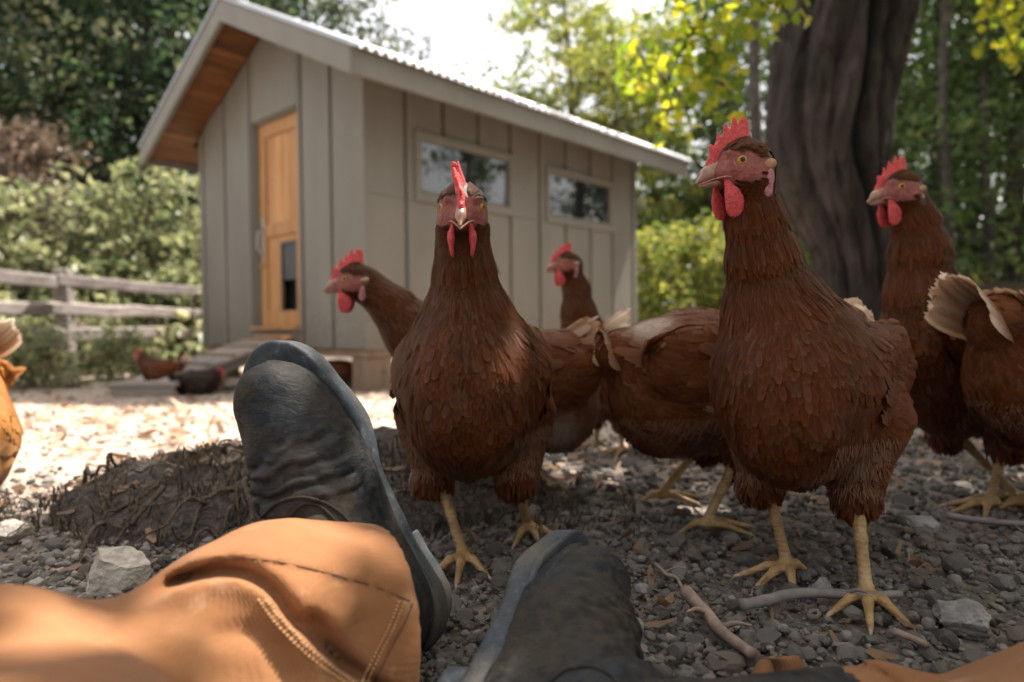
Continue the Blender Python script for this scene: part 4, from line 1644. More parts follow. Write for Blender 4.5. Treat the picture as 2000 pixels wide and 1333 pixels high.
def leg_parts(root, hock, foot, yaw, h, r_, lifted=0.0):
    hock, foot = np.asarray(hock, float), np.asarray(foot, float)
    up = np.array([0, 0, 1.0])
    ank = foot + [0, 0, .013]
    toes = []
    for ang, L in ((0, .056), (.62, .047), (-.62, .047), (math.pi - .25, .024)):
        d = np.array([math.cos(yaw + ang), math.sin(yaw + ang), 0])
        z0 = .0115
        toes.append((ank + d * .004, foot + d * L * .45 + up * (z0 + .002 - lifted * .3), foot + d * L + up * (.0058 - lifted)))
    def f(p):
        m = hock + (ank - hock) * .55
        dd = smin(rc(p, hock + (hock - ank) * .25, m, .0105, .0050), rc(p, m, ank, .0050, .0060), .005)
        for a, b, c in toes:
            dd = smin(dd, smin(rc(p, a, b, .0050, .0043), rc(p, b, c, .0043, .0028), .003), .005)
        return dd
    allp = np.array([hock + (hock - ank) * .25, ank] + [t[2] for t in toes])
    V, F, N = surf(f, allp.min(0) - .016, allp.max(0) + .016, h)
    lg = mesh('leg', V, F, MT['leg'], root)
    for a, b, c in toes:
        d = unit(c - b)
        mesh('claw', *claw_vf(c, d, up), MT['claw'], lg, True)


def hen(label, base, yaw, s=1.0, neck=None, head=None, hyaw=0.0, hpitch=0.0, nf=5200, h=.0034, feet=None, fyaw=0.0,
        pale=(), tailp=.55, comb_flop=0.0, wide=1.0, seed=1, zoff=0.0, black=False, bpitch=0.06, tail_lift=.75, extra=None, comb_s=1.0, group='russet hens in the yard', hroll=0.0, cat='hen', breast=0.0, sink=0.0, sun_tone=False, ts=1.0):
    """neck: [(px, py, Z, radius)] from shoulder to nape, or local (x, y, z, r) with the flag 'loc'"""
    r_ = np.random.default_rng(seed)
    bx, by = base
    b0 = np.array([bx, by, float(gz(bx, by)) + zoff])
    A = R(yaw)
    M = np.array([[math.cos(A), -math.sin(A), 0], [math.sin(A), math.cos(A), 0], [0, 0, 1]])
    root = empty('hen', b0, A)
    root.scale = (s, s, s)
    tag(root, label, cat, group)

    def loc(q):
        return (np.asarray(q, float) - b0) @ M / s

    def lp(px, py, Z):
        return loc(P(px, py, Z))
    if neck and len(neck[0]) == 5:
        nk = [(np.array(n[:3], float), n[3]) for n in neck]
    elif neck:
        nk = [(lp(*n[:3]), n[3]) for n in neck]
    else:
        nk = [(np.array([.062, 0, .20]), .068), (np.array([.070, 0, .25]), .052), (np.array([.075, 0, .295]), .040), (np.array([.079, 0, .335]), .030)]
    hp = (lp(*head) if head is not None and not isinstance(head, np.ndarray) else head) if head is not None else np.array([.086, 0, .366])
    Hm = rotm(hyaw, hpitch, hroll)
    tl = math.tan(tail_lift)
    bp = rotm(0, bpitch)
    wp = rotm(0, -.10)
    wr = rotm(0, 0)
    nkp = [n[0] for n in nk] + [hp]
    nkr = [n[1] for n in nk] + [.0225]

    def Hp(x, y, z):
        return hp + Hm @ np.array([x, y, z])

    def body(p):
        d = ell(p, (-.015, 0, .170 - sink), (.125, .076 * wide, .083), bp)
        d = smin(d, ell(p, (.058 + breast, 0, .162 - sink), (.074, .071 * wide, .084)), .035)
        d = smin(d, rc(p, (-.065, 0, .188), (-.135, 0, .188 + .055 * tl), .060, .026), .04)
        d = smin(d, ell(p, (-.068, 0, .128 - sink), (.070, .066 * wide, .058)), .035)
        for sd in (-1, 1):
            d = smin(d, rc(p, (-.005, sd * .044 * wide, .132 - sink), (.010, sd * .045, .078 - sink * .8), .052, .024), .016)
            d = smin(d, ell(p, (-.028, sd * .069 * wide, .180 - sink), (.100, .021, .052), wp), .006)
        return d + .0034 * fbm(p, 24, 2, seed + 50)

    def headf(p):
        q = (p - hp) @ Hm
        d = ell(q, (-.004, 0, 0), (.0265, .0205, .0215))
        d = smin(d, rc(q, (.004, 0, -.003), (.027, 0, -.0035), .0165, .0080), .010)
        for sd in (-1, 1):
            d = smin(d, ell(q, (.010, sd * .0135, .0125), (.014, .0045, .0042)), .006)      # brow
            d = smin(d, ell(q, (-.002, sd * .0160, -.0095), (.013, .0055, .008)), .007)     # cheek
            d = -smin(-d, ell(q, (.0120, sd * .0205, .0035), (.0066, .0050, .0062)), .003)  # eye socket
        d = smin(d, rc(q, (.018, 0, .011), (.000, 0, .022), .006, .006), .006)
        return d

    def full(p):
        d = body(p)
        dn = None
        for i in range(len(nkp) - 1):
            k = rc(p, nkp[i], nkp[i + 1], nkr[i], nkr[i + 1])
            dn = k if dn is None else smin(dn, k, .012)
        d = smin(d, dn, .045)
        return smin(d, headf(p), .012)

    pts = np.array(nkp)
    lo = np.minimum([-.20, -.11 * wide, .035 - sink], pts.min(0) - .05)
    hi = np.maximum([.15, .11 * wide, .29 + .05 * tl], pts.max(0) + .05)
    V, F, Nn = surf(full, lo, hi, h)
    q = (V - hp) @ Hm
    hd = headf(V)
    top_ = .0085 + .0045 * np.clip(q[:, 0] / .02, -1, 1)
    mk = sst(-.017, -.006, q[:, 0]) * sst(top_ + .004, top_ - .002, q[:, 2]) * sst(-.019 - .25 * np.minimum(q[:, 0], 0), -.012, q[:, 2]) * sst(.008, .002, hd)
    if black:
        mk = mk * .8
    mesh('body', V, F, MT['skin'], root, True, {'mk': mk})

    # ---- feathers
    segs = [(nkp[i], nkp[i + 1]) for i in range(len(nkp) - 1)]
    def neckpar(p):
        best = np.full(len(p), 9.0); par = np.zeros(len(p)); tan = np.zeros((len(p), 3))
        for i, (a, b) in enumerate(segs):
            ba = b - a
            t = np.clip(((p - a) @ ba) / (ba @ ba), 0, 1)
            dd = np.linalg.norm(p - a - t[:, None] * ba, axis=1) - (nkr[i] + t * (nkr[i + 1] - nkr[i]))
            m = dd < best
            best = np.where(m, dd, best); par = np.where(m, (i + t) / len(segs), par)
            tan[m] = unit(ba)
        return best, par, tan
    def wgt(c):
        qq = (c - hp) @ Hm
        nd, par, _ = neckpar(c)
        wn_ = np.where((nd < .012) & (par > .12), 2.6, 1.0)
        wn_ = np.where(np.linalg.norm(qq, axis=1) < .036, 5.0, wn_)
        return wn_
    nf = int(nf * (2.5 if nf > 4500 else 1.7))
    Pt, N = sample_surface(V, F, Nn, nf, r_, wgt)
    qq = (Pt - hp) @ Hm
    hr = np.linalg.norm(qq, axis=1)
    top_ = .0085 + .0045 * np.clip(qq[:, 0] / .02, -1, 1) + .002 * r_.normal(size=len(Pt))
    mkp = sst(-.017, -.008, qq[:, 0]) * sst(top_ + .003, top_ - .001, qq[:, 2]) * sst(-.019, -.010, qq[:, 2] + .0035 * r_.normal(size=len(Pt))) * sst(.010, .004, headf(Pt))
    keep = (mkp < .35) & ~((qq[:, 0] > .022) & (qq[:, 2] > -.018) & (hr < .045)) & ~((np.abs(qq[:, 1]) < .006) & (qq[:, 2] > .012) & (qq[:, 0] > -.012) & (hr < .04))
    keep &= np.linalg.norm(np.abs(qq) * [1, 1, 1] - np.array([.0115, .0165, .0036]), axis=1) > .0105
    keep &= ~((np.abs(qq[:, 0] + .0105) < .007) & (qq[:, 2] < -.004) & (qq[:, 2] > -.030) & (hr < .036))
    Pt, N, qq, hr = Pt[keep], N[keep], qq[keep], hr[keep]
    n = len(Pt)
    nd, par, tan = neckpar(Pt)
    X, Y, Z = Pt.T
    Z = Z + sink
    wn_ = sst(.022, .004, nd) * sst(.06, .22, par)
    front = sst(-.01, .10, X)
    Fb = np.stack([-1 + .55 * front, 0 * X, -.10 - 1.35 * front + .75 * sst(-.06, -.14, X)], -1)
    fl = sst(.118, .085, Z)
    Fb = Fb * (1 - fl[:, None]) + fl[:, None] * np.array([-.35, 0, -1.0])
    Ff = unit(Fb) * (1 - wn_[:, None]) - tan * wn_[:, None] * 1.3
    hz = sst(.040, .026, hr)
    Ff = Ff * (1 - hz[:, None]) + hz[:, None] * (-(Hm @ np.array([1.0, 0, .25])))
    Ff = unit(Ff + .10 * r_.normal(size=(n, 3)))
    wd = np.min([np.abs(ell(Pt, (-.028, sd * .069 * wide, .180 - sink), (.100, .019, .055), wp)) for sd in (-1, 1)], 0)
    wg = sst(.010, .003, wd) * (np.abs(Y) > .045)
    L = .0175 + .006 * wg + .008 * fl
    W = .0034 + .0016 * wg - .0014 * fl
    L = L * (1 - wn_) + wn_ * (.027 - .012 * par)
    W = W * (1 - wn_) + wn_ * (.0021 - .0007 * par)
    L = L * (1 - hz) + hz * .0075
    W = W * (1 - hz) + hz * .0016
    L = L * r_.uniform(.85, 1.2, n); W = W * r_.uniform(.85, 1.15, n)
    nz = .5 + .5 * fbm(Pt, 26, 2, seed)
    rnd = np.clip(.24 * r_.random(n) + .50 * nz + .04 + .10 * wn_ - .10 * fl - .25 * hz + .30 * sst(.03, -.05, X) - .16 * sst(.04, .09, X) + .12 * wg, 0, 1)  # sunlit back and unlit breast put into the feather tone
    pl = .05 * r_.random(n) ** 3 * (1 - hz)
    for c, rad, amt in pale:
        c = lp(*c) if len(c) == 3 and c[0] > 5 else np.array(c)
        pl = np.maximum(pl, amt * sst(rad, rad * .35, np.linalg.norm(Pt - c, axis=1)) * r_.uniform(.6, 1, n))
    lift = r_.uniform(.01, .060, n) + .10 * fl + .12 * (r_.random(n) < .03) * (1 - hz)
    curl = np.where(wn_ > .5, 3.5, 6.0)
    fm, hm = ('black_feather', 'black_feather') if black else ('sun_tone_feather', 'sun_tone_feather') if sun_tone else ('feather', 'hackle')
    sel = wn_ > .45
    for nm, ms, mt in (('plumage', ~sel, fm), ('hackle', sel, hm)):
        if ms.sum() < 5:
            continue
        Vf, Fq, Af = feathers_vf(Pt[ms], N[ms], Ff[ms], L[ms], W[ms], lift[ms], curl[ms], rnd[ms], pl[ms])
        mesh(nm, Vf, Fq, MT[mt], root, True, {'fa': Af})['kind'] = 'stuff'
    # fine down that softens the belly, the thighs and the outline
    nfz = int(nf * .55)
    Pz, Nz = sample_surface(V, F, Nn, nfz, r_, lambda c: np.where((c[:, 2] + sink < .125) & (c[:, 0] < .09), 1.0, .0))
    Fz = np.stack([-.4 + .3 * r_.normal(size=nfz), .3 * r_.normal(size=nfz), -1 + .3 * r_.normal(size=nfz)], -1)
    plz = .12 * r_.random(nfz)
    for c, rad, amt in pale:
        c = lp(*c) if len(c) == 3 and c[0] > 5 else np.array(c)
        plz = np.maximum(plz, amt * sst(rad, rad * .3, np.linalg.norm(Pz - c, axis=1)))
    Vf, Fq, Af = feathers_vf(Pz, Nz, unit(Fz), r_.uniform(.007, .015, nfz), .0006, r_.uniform(.08, .30, nfz), 6.0, r_.uniform(.25, .75, nfz), plz, .001, 4)
    mesh('down', Vf, Fq, MT['black_feather' if black else 'down'], root, True, {'fa': Af})['kind'] = 'stuff'
    # wings: flight feathers and the rows of coverts above them
    for sd in (-1, 1):
        t = np.linspace(0, 1, 11)
        Pw = np.stack([.035 - .095 * t, sd * (.075 - .004 * t) * wide, .135 + .045 * t - sink], -1)
        Nw = np.tile([0.05, sd * 1.0, .05], (11, 1)) + np.stack([0 * t, 0 * t, -.25 + .5 * t], -1)
        Fw = np.stack([-1 + 0 * t, -sd * (.20 + .1 * t), -.03 + .20 * t], -1)
        V1, F1, A1 = feathers_vf(Pw, unit(Nw), unit(Fw), .088 + .030 * t, .0070, .01, .9, r_.uniform(.25, .75, 11), .06 + .25 * (t < .15), .006, 6)
        m2 = 26
        t = np.tile(np.linspace(0, 1, 13), 2)
        row = np.repeat([0, 1], 13)
        Pw = np.stack([.055 - .095 * t, sd * (.078 + .004 * row) * wide, .145 + .040 * t + .018 * row - sink], -1)
        Fw = np.stack([-1 + 0 * t, -sd * .12 + 0 * t, -.12 + .20 * t], -1)
        V2, F2, A2 = feathers_vf(Pw, unit(np.tile([0.0, sd * 1.0, .15], (m2, 1))), unit(Fw), .036, .0072, .05, 2.5, r_.uniform(.3, .9, m2), .05, .0085, 5)
        wb = mesh('wing', V2, F2, MT[fm], root, True, {'fa': A2})
        single_feathers(V1, F1, A1, 11, MT[fm], wb)
    # tail fan
    k = 24
    f = np.linspace(-1, 1, k)
    th = tail_lift
    bt = np.array([-.130, 0, .188 + .050 * tl])
    d = np.stack([-math.cos(th) * (1 - .10 * f ** 2), .19 * f, math.sin(th) * (1 - .24 * f ** 2)], -1) + .025 * r_.normal(size=(k, 3))
    Nt = np.stack([.55 + 0 * f, 1.15 * f, .75 * (1 - .6 * np.abs(f))], -1)
    Pq = bt + np.stack([-.005 + 0 * f, .022 * f, .012 - .028 * f ** 2], -1)
    ptl = np.clip(tailp * r_.uniform(.35, 1.15, k), 0, 1)
    V1, F1, A1 = feathers_vf(Pq, unit(Nt), unit(d), ts * (.084 - .016 * f ** 2 + .004 * r_.normal(size=k)), .0094, .0, .8, r_.uniform(.7, 1, k), 0, .0, 6)
    A1[:, 3] = np.repeat(ptl, len(A1) // k) * (.25 + .75 * sst(.25, .9, A1[:, 1]))
    k2 = 34
    f2 = r_.uniform(-1, 1, k2)
    Pq = bt + np.stack([.02 + .02 * r_.random(k2), .030 * f2, .016 - .030 * f2 ** 2], -1)
    d2 = np.stack([-math.cos(th) + 0 * f2, .45 * f2, math.sin(th) * (1 - .4 * f2 ** 2)], -1)
    V2, F2, A2 = feathers_vf(Pq, unit(np.stack([.5 + 0 * f2, 1.3 * f2, .8 - .4 * np.abs(f2)], -1)), unit(d2), ts * r_.uniform(.035, .055, k2), .0085, .08, 2, r_.uniform(.4, 1, k2), tailp * .45 * r_.random(k2), .003, 5)
    tm = MT['tail_feather' if fm == 'feather' else fm]
    tb_ = mesh('tail', V2, F2, tm, root, True, {'fa': A2})
    single_feathers(V1, F1, A1, k, tm, tb_)

    # ---- head furniture, built in the head's frame
    ho = {}
    def hmesh(name, f, lo, hi, hh, mat, parent=root):
        V, F, _ = surf(f, lo, hi, hh)
        return mesh(name, hp + V @ Hm.T, F, MT[mat], parent)
    big = h < .0045
    hh = .0009 if big else .0016
    cs = comb_s
    def comb(q):
        q = q.copy()
        zz = np.maximum(q[:, 2] - .016, 0)
        q[:, 1] = q[:, 1] - comb_flop * zz * .55 - (.0011 + .0065 * abs(comb_flop)) * np.sin(q[:, 0] * 210 + 1.0) * np.clip(zz / .02, .1, 1)
        sy = 2.6 - 1.0 * min(1, abs(comb_flop) * 2)
        d = rc(q, (.034, 0, .004), (.022, 0, .017), .0072, .0086, sy)
        d = smin(d, rc(q, (.021, 0, .017), (-.004, 0, .027 + .002 * cs), .0082, .0105, sy), .006)
        for (x0, z0, x1, z1, ra, rb) in ((.028, .012, .033, .022, .0066, .0030), (.020, .020, .0225, .035, .0068, .0019), (.012, .025, .013, .044, .0074, .0018),
                                         (.004, .028, .003, .050, .0082, .0022), (-.005, .028, -.009, .046, .0105, .0062)):
            d = smin(d, rc(q, (x0, 0, z0), (x1, 0, z0 + (z1 - z0) * cs), ra, rb, sy), .0030)
        return d
    comb_ = lambda q: comb((q - [.014, 0, .010]) / .88 + [.014, 0, .010]) * .88
    hmesh('comb', comb_, (-.030, -.030, -.006), (.045, .030, .066), hh * 1.1, 'comb')
    for sd in (-1, 1):
        def wat(q):
            d = ell(q, (.0175, sd * .0110, -.0315), (.0100, .0026, .0140), rotm(0, .3, sd * -.12))
            d = smin(d, rc(q, (.022, sd * .0080, -.010), (.0195, sd * .0100, -.024), .0040, .0070, 2.2), .006)
            return d
        hmesh('wattle', wat, (.000, -.022, -.054), (.036, .022, -.002), hh, 'comb')
        def lobe(q):
            return smin(ell(q, (-.0115, sd * .0215, -.0120), (.0056, .0036, .0080)), ell(q, (-.0095, sd * .0212, -.0225), (.0050, .0030, .0080)), .004)
        hmesh('earlobe', lobe, (-.024, -.032, -.038), (-.001, .032, .001), hh, 'earlobe')
        def tuft(q):
            return rc(q, (-.0085, sd * .0175, -.0015), (-.0170, sd * .0195, -.0005), .0074, .0046)
        hmesh('ear_tuft', tuft, (-.030, -.032, -.010), (.0, .032, .010), hh, 'tuft')
        # eye: ball, amber ring, pupil, lid
        ex = np.array([.0115, sd * .0158, .0036])
        ax = unit(np.array([.42, sd * 1.0, .10]))
        u = unit(np.cross(ax, [0, 0, 1])); v = np.cross(u, ax)
        re = .0065
        n1, n2 = 16, 24
        Vv = [ax * re]
        for i in range(1, n1 + 1):
            a_ = i / n1 * 1.9
            for j in range(n2):
                t_ = 2 * np.pi * j / n2
                Vv.append(re * (math.cos(a_) * ax + math.sin(a_) * (math.cos(t_) * u + math.sin(t_) * v)))
        Vv = np.array(Vv) + ex
        T3 = [[0, 1 + (j + 1) % n2, 1 + j] for j in range(n2)]
        Q4 = [[1 + (i - 1) * n2 + j, 1 + (i - 1) * n2 + (j + 1) % n2, 1 + i * n2 + (j + 1) % n2, 1 + i * n2 + j] for i in range(1, n1) for j in range(n2)]
        VV = hp + Vv @ Hm.T
        eo = mesh('eye', VV, [np.array(T3), np.array(Q4)], MT['iris'], root)
        eo.data.materials.append(MT['pupil'])
        mi = np.zeros(len(eo.data.polygons), np.int32)
        mi[:n2] = 1
        rings = np.repeat(np.arange(1, n1), n2)
        mi[n2:] = np.where(rings <= 2, 1, np.where(rings >= 10, 1, 0))
        eo.data.polygons.foreach_set('material_index', mi)
        tt = np.linspace(0, 2 * np.pi, 25)
        ring = [ex + ax * re * .42 + 1.06 * re * (math.cos(a_) * u + .90 * math.sin(a_) * v) for a_ in tt]
        Vl, Fl = tube_vf(hp + np.array(ring) @ Hm.T, .0015, 6, False)
        mesh('eyelid', Vl, Fl, MT['eyelid'], eo)
    def ub(q):
        d = smin(rc(q, (.022, 0, -.0005), (.037, 0, -.0030), .0070, .0050, 1.2), rc(q, (.037, 0, -.0030), (.0490, 0, -.0108), .0050, .0013, 1.2), .006)
        d = smin(d, rc(q, (.024, 0, .004), (.033, 0, .002), .005, .0035), .004)
        for sd in (-1, 1):
            d = -smin(-d, rc(q, (.029, sd * .0070, .0012), (.034, sd * .0068, -.0002), .0012, .0011), .0012)
        return np.maximum(d, -(q[:, 2] + .0072 + .18 * np.maximum(q[:, 0] - .02, 0) + .0))
    hmesh('upper_beak', ub, (.010, -.014, -.020), (.056, .014, .012), hh * .9, 'beak')
    def lb(q):
        d = rc(q, (.018, 0, -.0085), (.044, 0, -.0135), .0066, .0020, 1.1)
        return np.maximum(d, q[:, 2] + .0078 + .20 * np.maximum(q[:, 0] - .02, 0))
    hmesh('lower_beak', lb, (.006, -.012, -.024), (.052, .012, -.002), hh * .9, 'beak')

    for sd in (-1, 1):
        gp = np.array([(.0455, sd * .0022, -.0128), (.040, sd * .0046, -.0106), (.032, sd * .0078, -.0088), (.024, sd * .0108, -.0084), (.016, sd * .0146, -.0102), (.011, sd * .0168, -.0125)])
        Vg, Fg = tube_vf(hp + spline(gp, 16) @ Hm.T, np.linspace(.0006, .0014, 16), 6)
        mesh('gape', Vg, Fg, MT['eyelid'], root)
    # ---- legs
    if feet is None:
        feet = [((.012, .043), 0.0), ((.012, -.043), 0.0)]
    for ft, yw in feet:
        if len(ft) == 2 and abs(ft[0]) > 5:
            g = G(*ft)
            fl_ = loc([g[0], g[1], float(gz(g[0], g[1]))])
            fl_[2] = max(fl_[2], -.004)
        else:
            fl_ = np.array([ft[0], ft[1], 0.0])
        side = 1 if fl_[1] > 0 else -1
        if len(feet) == 2:
            side = 1 if ft is feet[0][0] else -1
        hk = np.array([.012 - .008, side * .044, .082 - sink * .8])
        leg_parts(root, hk, fl_, yw + fyaw, .0019 if big else .0028, r_)
    return root


def hens():
    # the hen that looks straight into the lens
    hen('russet hen facing the viewer head on, its red comb flopped to one side', ((925 - 1000) / FPX * .77, .77), -92, 1.0,
        neck=[(922, 690, .735, .060), (912, 600, .715, .037), (907, 530, .705, .029), (904, 470, .697, .0235)], head=(903, 412, .685), hyaw=.06, hpitch=-.22,
        nf=8200, h=.0032, feet=[((1032, 1048), .3), ((905, 1108), 0.0)], pale=[((.0, -.075, .09), .035, .8), ((-.05, .085, .20), .03, .35)], comb_flop=-.35, seed=3, tailp=.3, comb_s=1.05, wide=.93, sink=-.024)
    # the tall hen in front of the old trunk
    hen('tallest russet hen in front of the thick trunk, head turned in profile', (.296, .680), -129, .98,
        neck=[(1540, 690, .655, .060), (1506, 590, .645, .040), (1488, 500, .634, .030), (1473, 425, .626, .0235)], head=(1449, 330, .615), hyaw=-.60, hpitch=-.10,
        nf=8600, h=.0032, feet=[((1692, 1185), .25), ((1538, 1130), -.2)], pale=[((1700, 935, .60), .027, .8), ((1300, 780, .7), .01, .3)], seed=4, tailp=.95, tail_lift=.85, ts=.62, sink=-.026, wide=.88, comb_s=1.0)
    # the hen with its head low behind it
    hen('russet hen with its head hidden behind the tallest hen, pale wing tip showing', ((1405 - 1000) / FPX * .91, .91), 12, 1.03,
        neck=[(.095, 0, .185, .055, 0), (.125, -.01, .15, .042, 0), (.150, -.015, .115, .032, 0)], head=np.array([.170, -.015, .085]), hpitch=-.7,
        nf=6500, h=.0038, feet=[((1290, 985), 0.0), ((1378, 1043), .0)], pale=[((-.10, -.08, .150), .012, .8), ((-.10, -.03, .25), .04, .6)], seed=5, tailp=.25, tail_lift=.55, ts=.45, bpitch=-.10, sink=-.022)
    # the hen leaning out behind the one head on
    hen('russet hen leaning out to the left behind the hen facing the viewer, white tail feathers', ((985 - 1000) / FPX * 1.09, 1.09), 187, 1.05,
        neck=[(845, 690, 1.07, .058), (800, 640, 1.06, .040), (765, 600, 1.055, .030), (732, 572, 1.05, .0235)], head=(697, 550, 1.045), hyaw=-.08, hpitch=-.06,
        nf=6000, h=.004, feet=[((1075, 965), 0.2), ((960, 955), 0.0)], pale=[((1165, 625, 1.03), .05, .95), ((-.07, .08, .10), .05, .4)], seed=6, tailp=1.0, tail_lift=.72, ts=.9)
    # the farther hen before the coop wall
    hen('small looking russet hen whose head stands out against the pale coop wall', ((1195 - 1000) / FPX * 1.6, 1.6), 212, 1.05,
        neck=[(1140, 660, 1.53, .055), (1130, 610, 1.525, .035), (1125, 565, 1.52, .026)], head=(1108, 517, 1.51), hyaw=-.35, hpitch=-.05,
        nf=4200, h=.0046, pale=[], seed=7, tailp=.9, tail_lift=.7)
    # right hand hens
    hen('russet hen right of the trunk, head raised in profile above a pale tail', ((1915 - 1000) / FPX * 1.02, 1.02), 196, 1.06,
        neck=[(1810, 660, .985, .062), (1800, 570, .98, .043), (1795, 490, .975, .034), (1784, 430, .97, .026)], head=(1758, 375, .965), hyaw=-.12, hpitch=-.08,
        nf=6200, h=.0038, feet=[((1930, 1000), 0), ((1985, 985), 0)], seed=8, tailp=.4, sink=-.02)
    hen('russet hen at the right edge seen from behind, cream tail fan raised', ((2140 - 1000) / FPX * .87, .87), 14, 1.16,
        nf=6000, h=.004, feet=[((2060, 1010), 0), ((1995, 1000), 0)], pale=[((-.06, .085, .10), .04, .6), ((-.06, -.085, .10), .05, .65)], seed=9, tailp=.8, tail_lift=.58, sink=-.02, ts=.92)
    # the yard's edges
    hen('hen painted sunlit orange, cut off by the left edge, pale tail towards the yard', (-1.065, 1.20), 172, 1.02, nf=4600, h=.0046, pale=[((-.07, .07, .10), .06, .5), ((-.07, -.07, .10), .06, .5)], seed=10, tailp=1.0, sun_tone=True)
    hen('hen painted sunlit gold, sitting low at the left edge in front of the standing one', (-.838, .97), 96, 1.0, nf=4600, h=.0046, seed=14, tailp=1.0, sun_tone=True, zoff=-.075)
    q = G(318, 768)
    hen('small distant russet hen stepping over the plank step left of the ramp', (q[0], q[1] - .02), 184, .98,
        neck=[(.085, 0, .205, .050, 0), (.11, 0, .235, .036, 0), (.13, 0, .265, .029, 0)], head=np.array([.150, 0, .285]), nf=1800, h=.006, seed=11, tailp=.9, group='distant hens by the coop')
    q = shed_pt(.12, .55, .2)
    hen('small russet hen in the dark gap under the coop floor', (q[0], q[1]), 190, .85, neck=[(.085, 0, .185, .050, 0), (.11, 0, .19, .036, 0)], head=np.array([.145, 0, .195]),
        nf=1600, h=.006, seed=12, tailp=.9, tail_lift=.3, group='distant hens by the coop')
    q = G(375, 772)
    hen('black hen crouching in the shade beside the ramp', (q[0], q[1] + .12), 20, .95, neck=[(.085, 0, .185, .050, 0), (.11, 0, .205, .036, 0)], head=np.array([.135, 0, .225]),
        nf=1600, h=.006, seed=13, tailp=.0, tail_lift=.2, black=True, zoff=-.075, group='distant hens by the coop')


hens()
# ------------------------------------------------------------------ the earth mound with its torn roots
def mound():
    n = 150
    xs = np.linspace(MOUND_C[0] - .85, MOUND_C[0] + .85, n)
    ys = np.linspace(MOUND_C[1] - .60, MOUND_C[1] + .60, n)
    X, Y = np.meshgrid(xs, ys, indexing='ij')
    H = mound_h(X, Y)
    q = np.stack([X, Y, H], -1)
    e = np.clip(H / .05, 0, 1)
    Z = gz(X, Y) + H + e * (.026 * fbm(q, 9, 3, 14) + .015 * fbm(q, 30, 3, 15)) - .018 * (1 - np.clip(H / .02, 0, 1))
    base = np.array([MOUND_C[0], MOUND_C[1], float(gz(*MOUND_C))])
    t = empty('root_mound', base)
    tag(t, 'dark earth mound with torn dry roots between the boots and the sunlit yard', 'mound')
    V = np.stack([X, Y, Z], -1).reshape(-1, 3)
    i, j = np.meshgrid(np.arange(n - 1), np.arange(n - 1), indexing='ij')
    a = (i * n + j).ravel()
    F = np.stack([a, a + n, a + n + 1, a + 1], -1)
    keep = (H.reshape(-1)[F] > .0005).any(1)
    used = np.unique(F[keep])
    mp = np.full(len(V), -1); mp[used] = np.arange(len(used))
    mesh('soil_heap', V[used] - base, mp[F[keep]], MT['mound'], t, True)
    r_ = np.random.default_rng(40)
    def top(x, y):
        h = mound_h(np.array([x]), np.array([y]))[0]
        return float(gz(x, y)) + h
    fine = MB()
    for k in range(400):
        big = k < 48
        x = r_.uniform(-.85, .18)
        if r_.random() < (.7 if big else .35):
            x = r_.normal(-.30, .10)
        y = MOUND_C[1] - r_.uniform(.02, .30)
        ang = -math.pi / 2 + r_.normal() * .55
        L = r_.uniform(.09, .22) if big else r_.uniform(.03, .11)
        pts = []
        m = 9
        for i_ in range(m):
            s = i_ / (m - 1) * L
            ang += r_.normal() * .20
            px, py = x, y
            x += math.cos(ang) * L / m * .9
            y += math.sin(ang) * L / m * .9
            pts.append((x, y, top(x, y) + (.012 if big else .008) + .010 * r_.normal() + (.016 if i_ > 5 else 0) * r_.random()))
        pts = spline(np.array(pts) - base, 14)
        rad = np.linspace(r_.uniform(.0018, .0040) if big else r_.uniform(.0008, .0018), .0006, 14)
        if big:
            V, F = tube_vf(pts, rad, 6)
            mesh('root', V, F, MT['root'], t, True)
        else:
            fine.tube(pts[::2], rad[::2], 4, False)
    o = fine.build('rootlets', MT['root'], t, True)
    o['kind'] = 'stuff'


mound()


# ------------------------------------------------------------------ the person's legs and boots
PERSON = empty('person', (0.0, 0.05, 0.0))
tag(PERSON, 'person lying back in orange canvas trousers and muddy blue rubber boots', 'person')
PO = np.array([0.0, 0.05, 0.0])


def bvh(o):
    me = o.data
    n = len(me.vertices)
    co = np.empty(n * 3, np.float32); me.vertices.foreach_get('co', co)
    return BVHTree.FromPolygons([tuple(v) for v in co.reshape(-1, 3)], [tuple(p.vertices) for p in me.polygons])


def on_surface(tree, off, pix, n, lift, back=None):
    """a line drawn over a surface: points where the eye meets it, then smoothed; returns points and normals in the surface's own space"""
    pp = spline(np.array([(a, b, 0) for a, b in pix], float), n)
    out, nr = [], []
    for a, b, _ in pp:
        d = P(a, b, 1.0) - CAM
        d = d / np.linalg.norm(d)
        h = tree.ray_cast(Vector(CAM - off), Vector(d), 3.0)
        if h[0] is not None:
            nn = np.array(h[1]); nn = nn if nn @ d < 0 else -nn
            out.append(np.array(h[0]) + nn * lift); nr.append(nn)
    return np.array(out), np.array(nr)


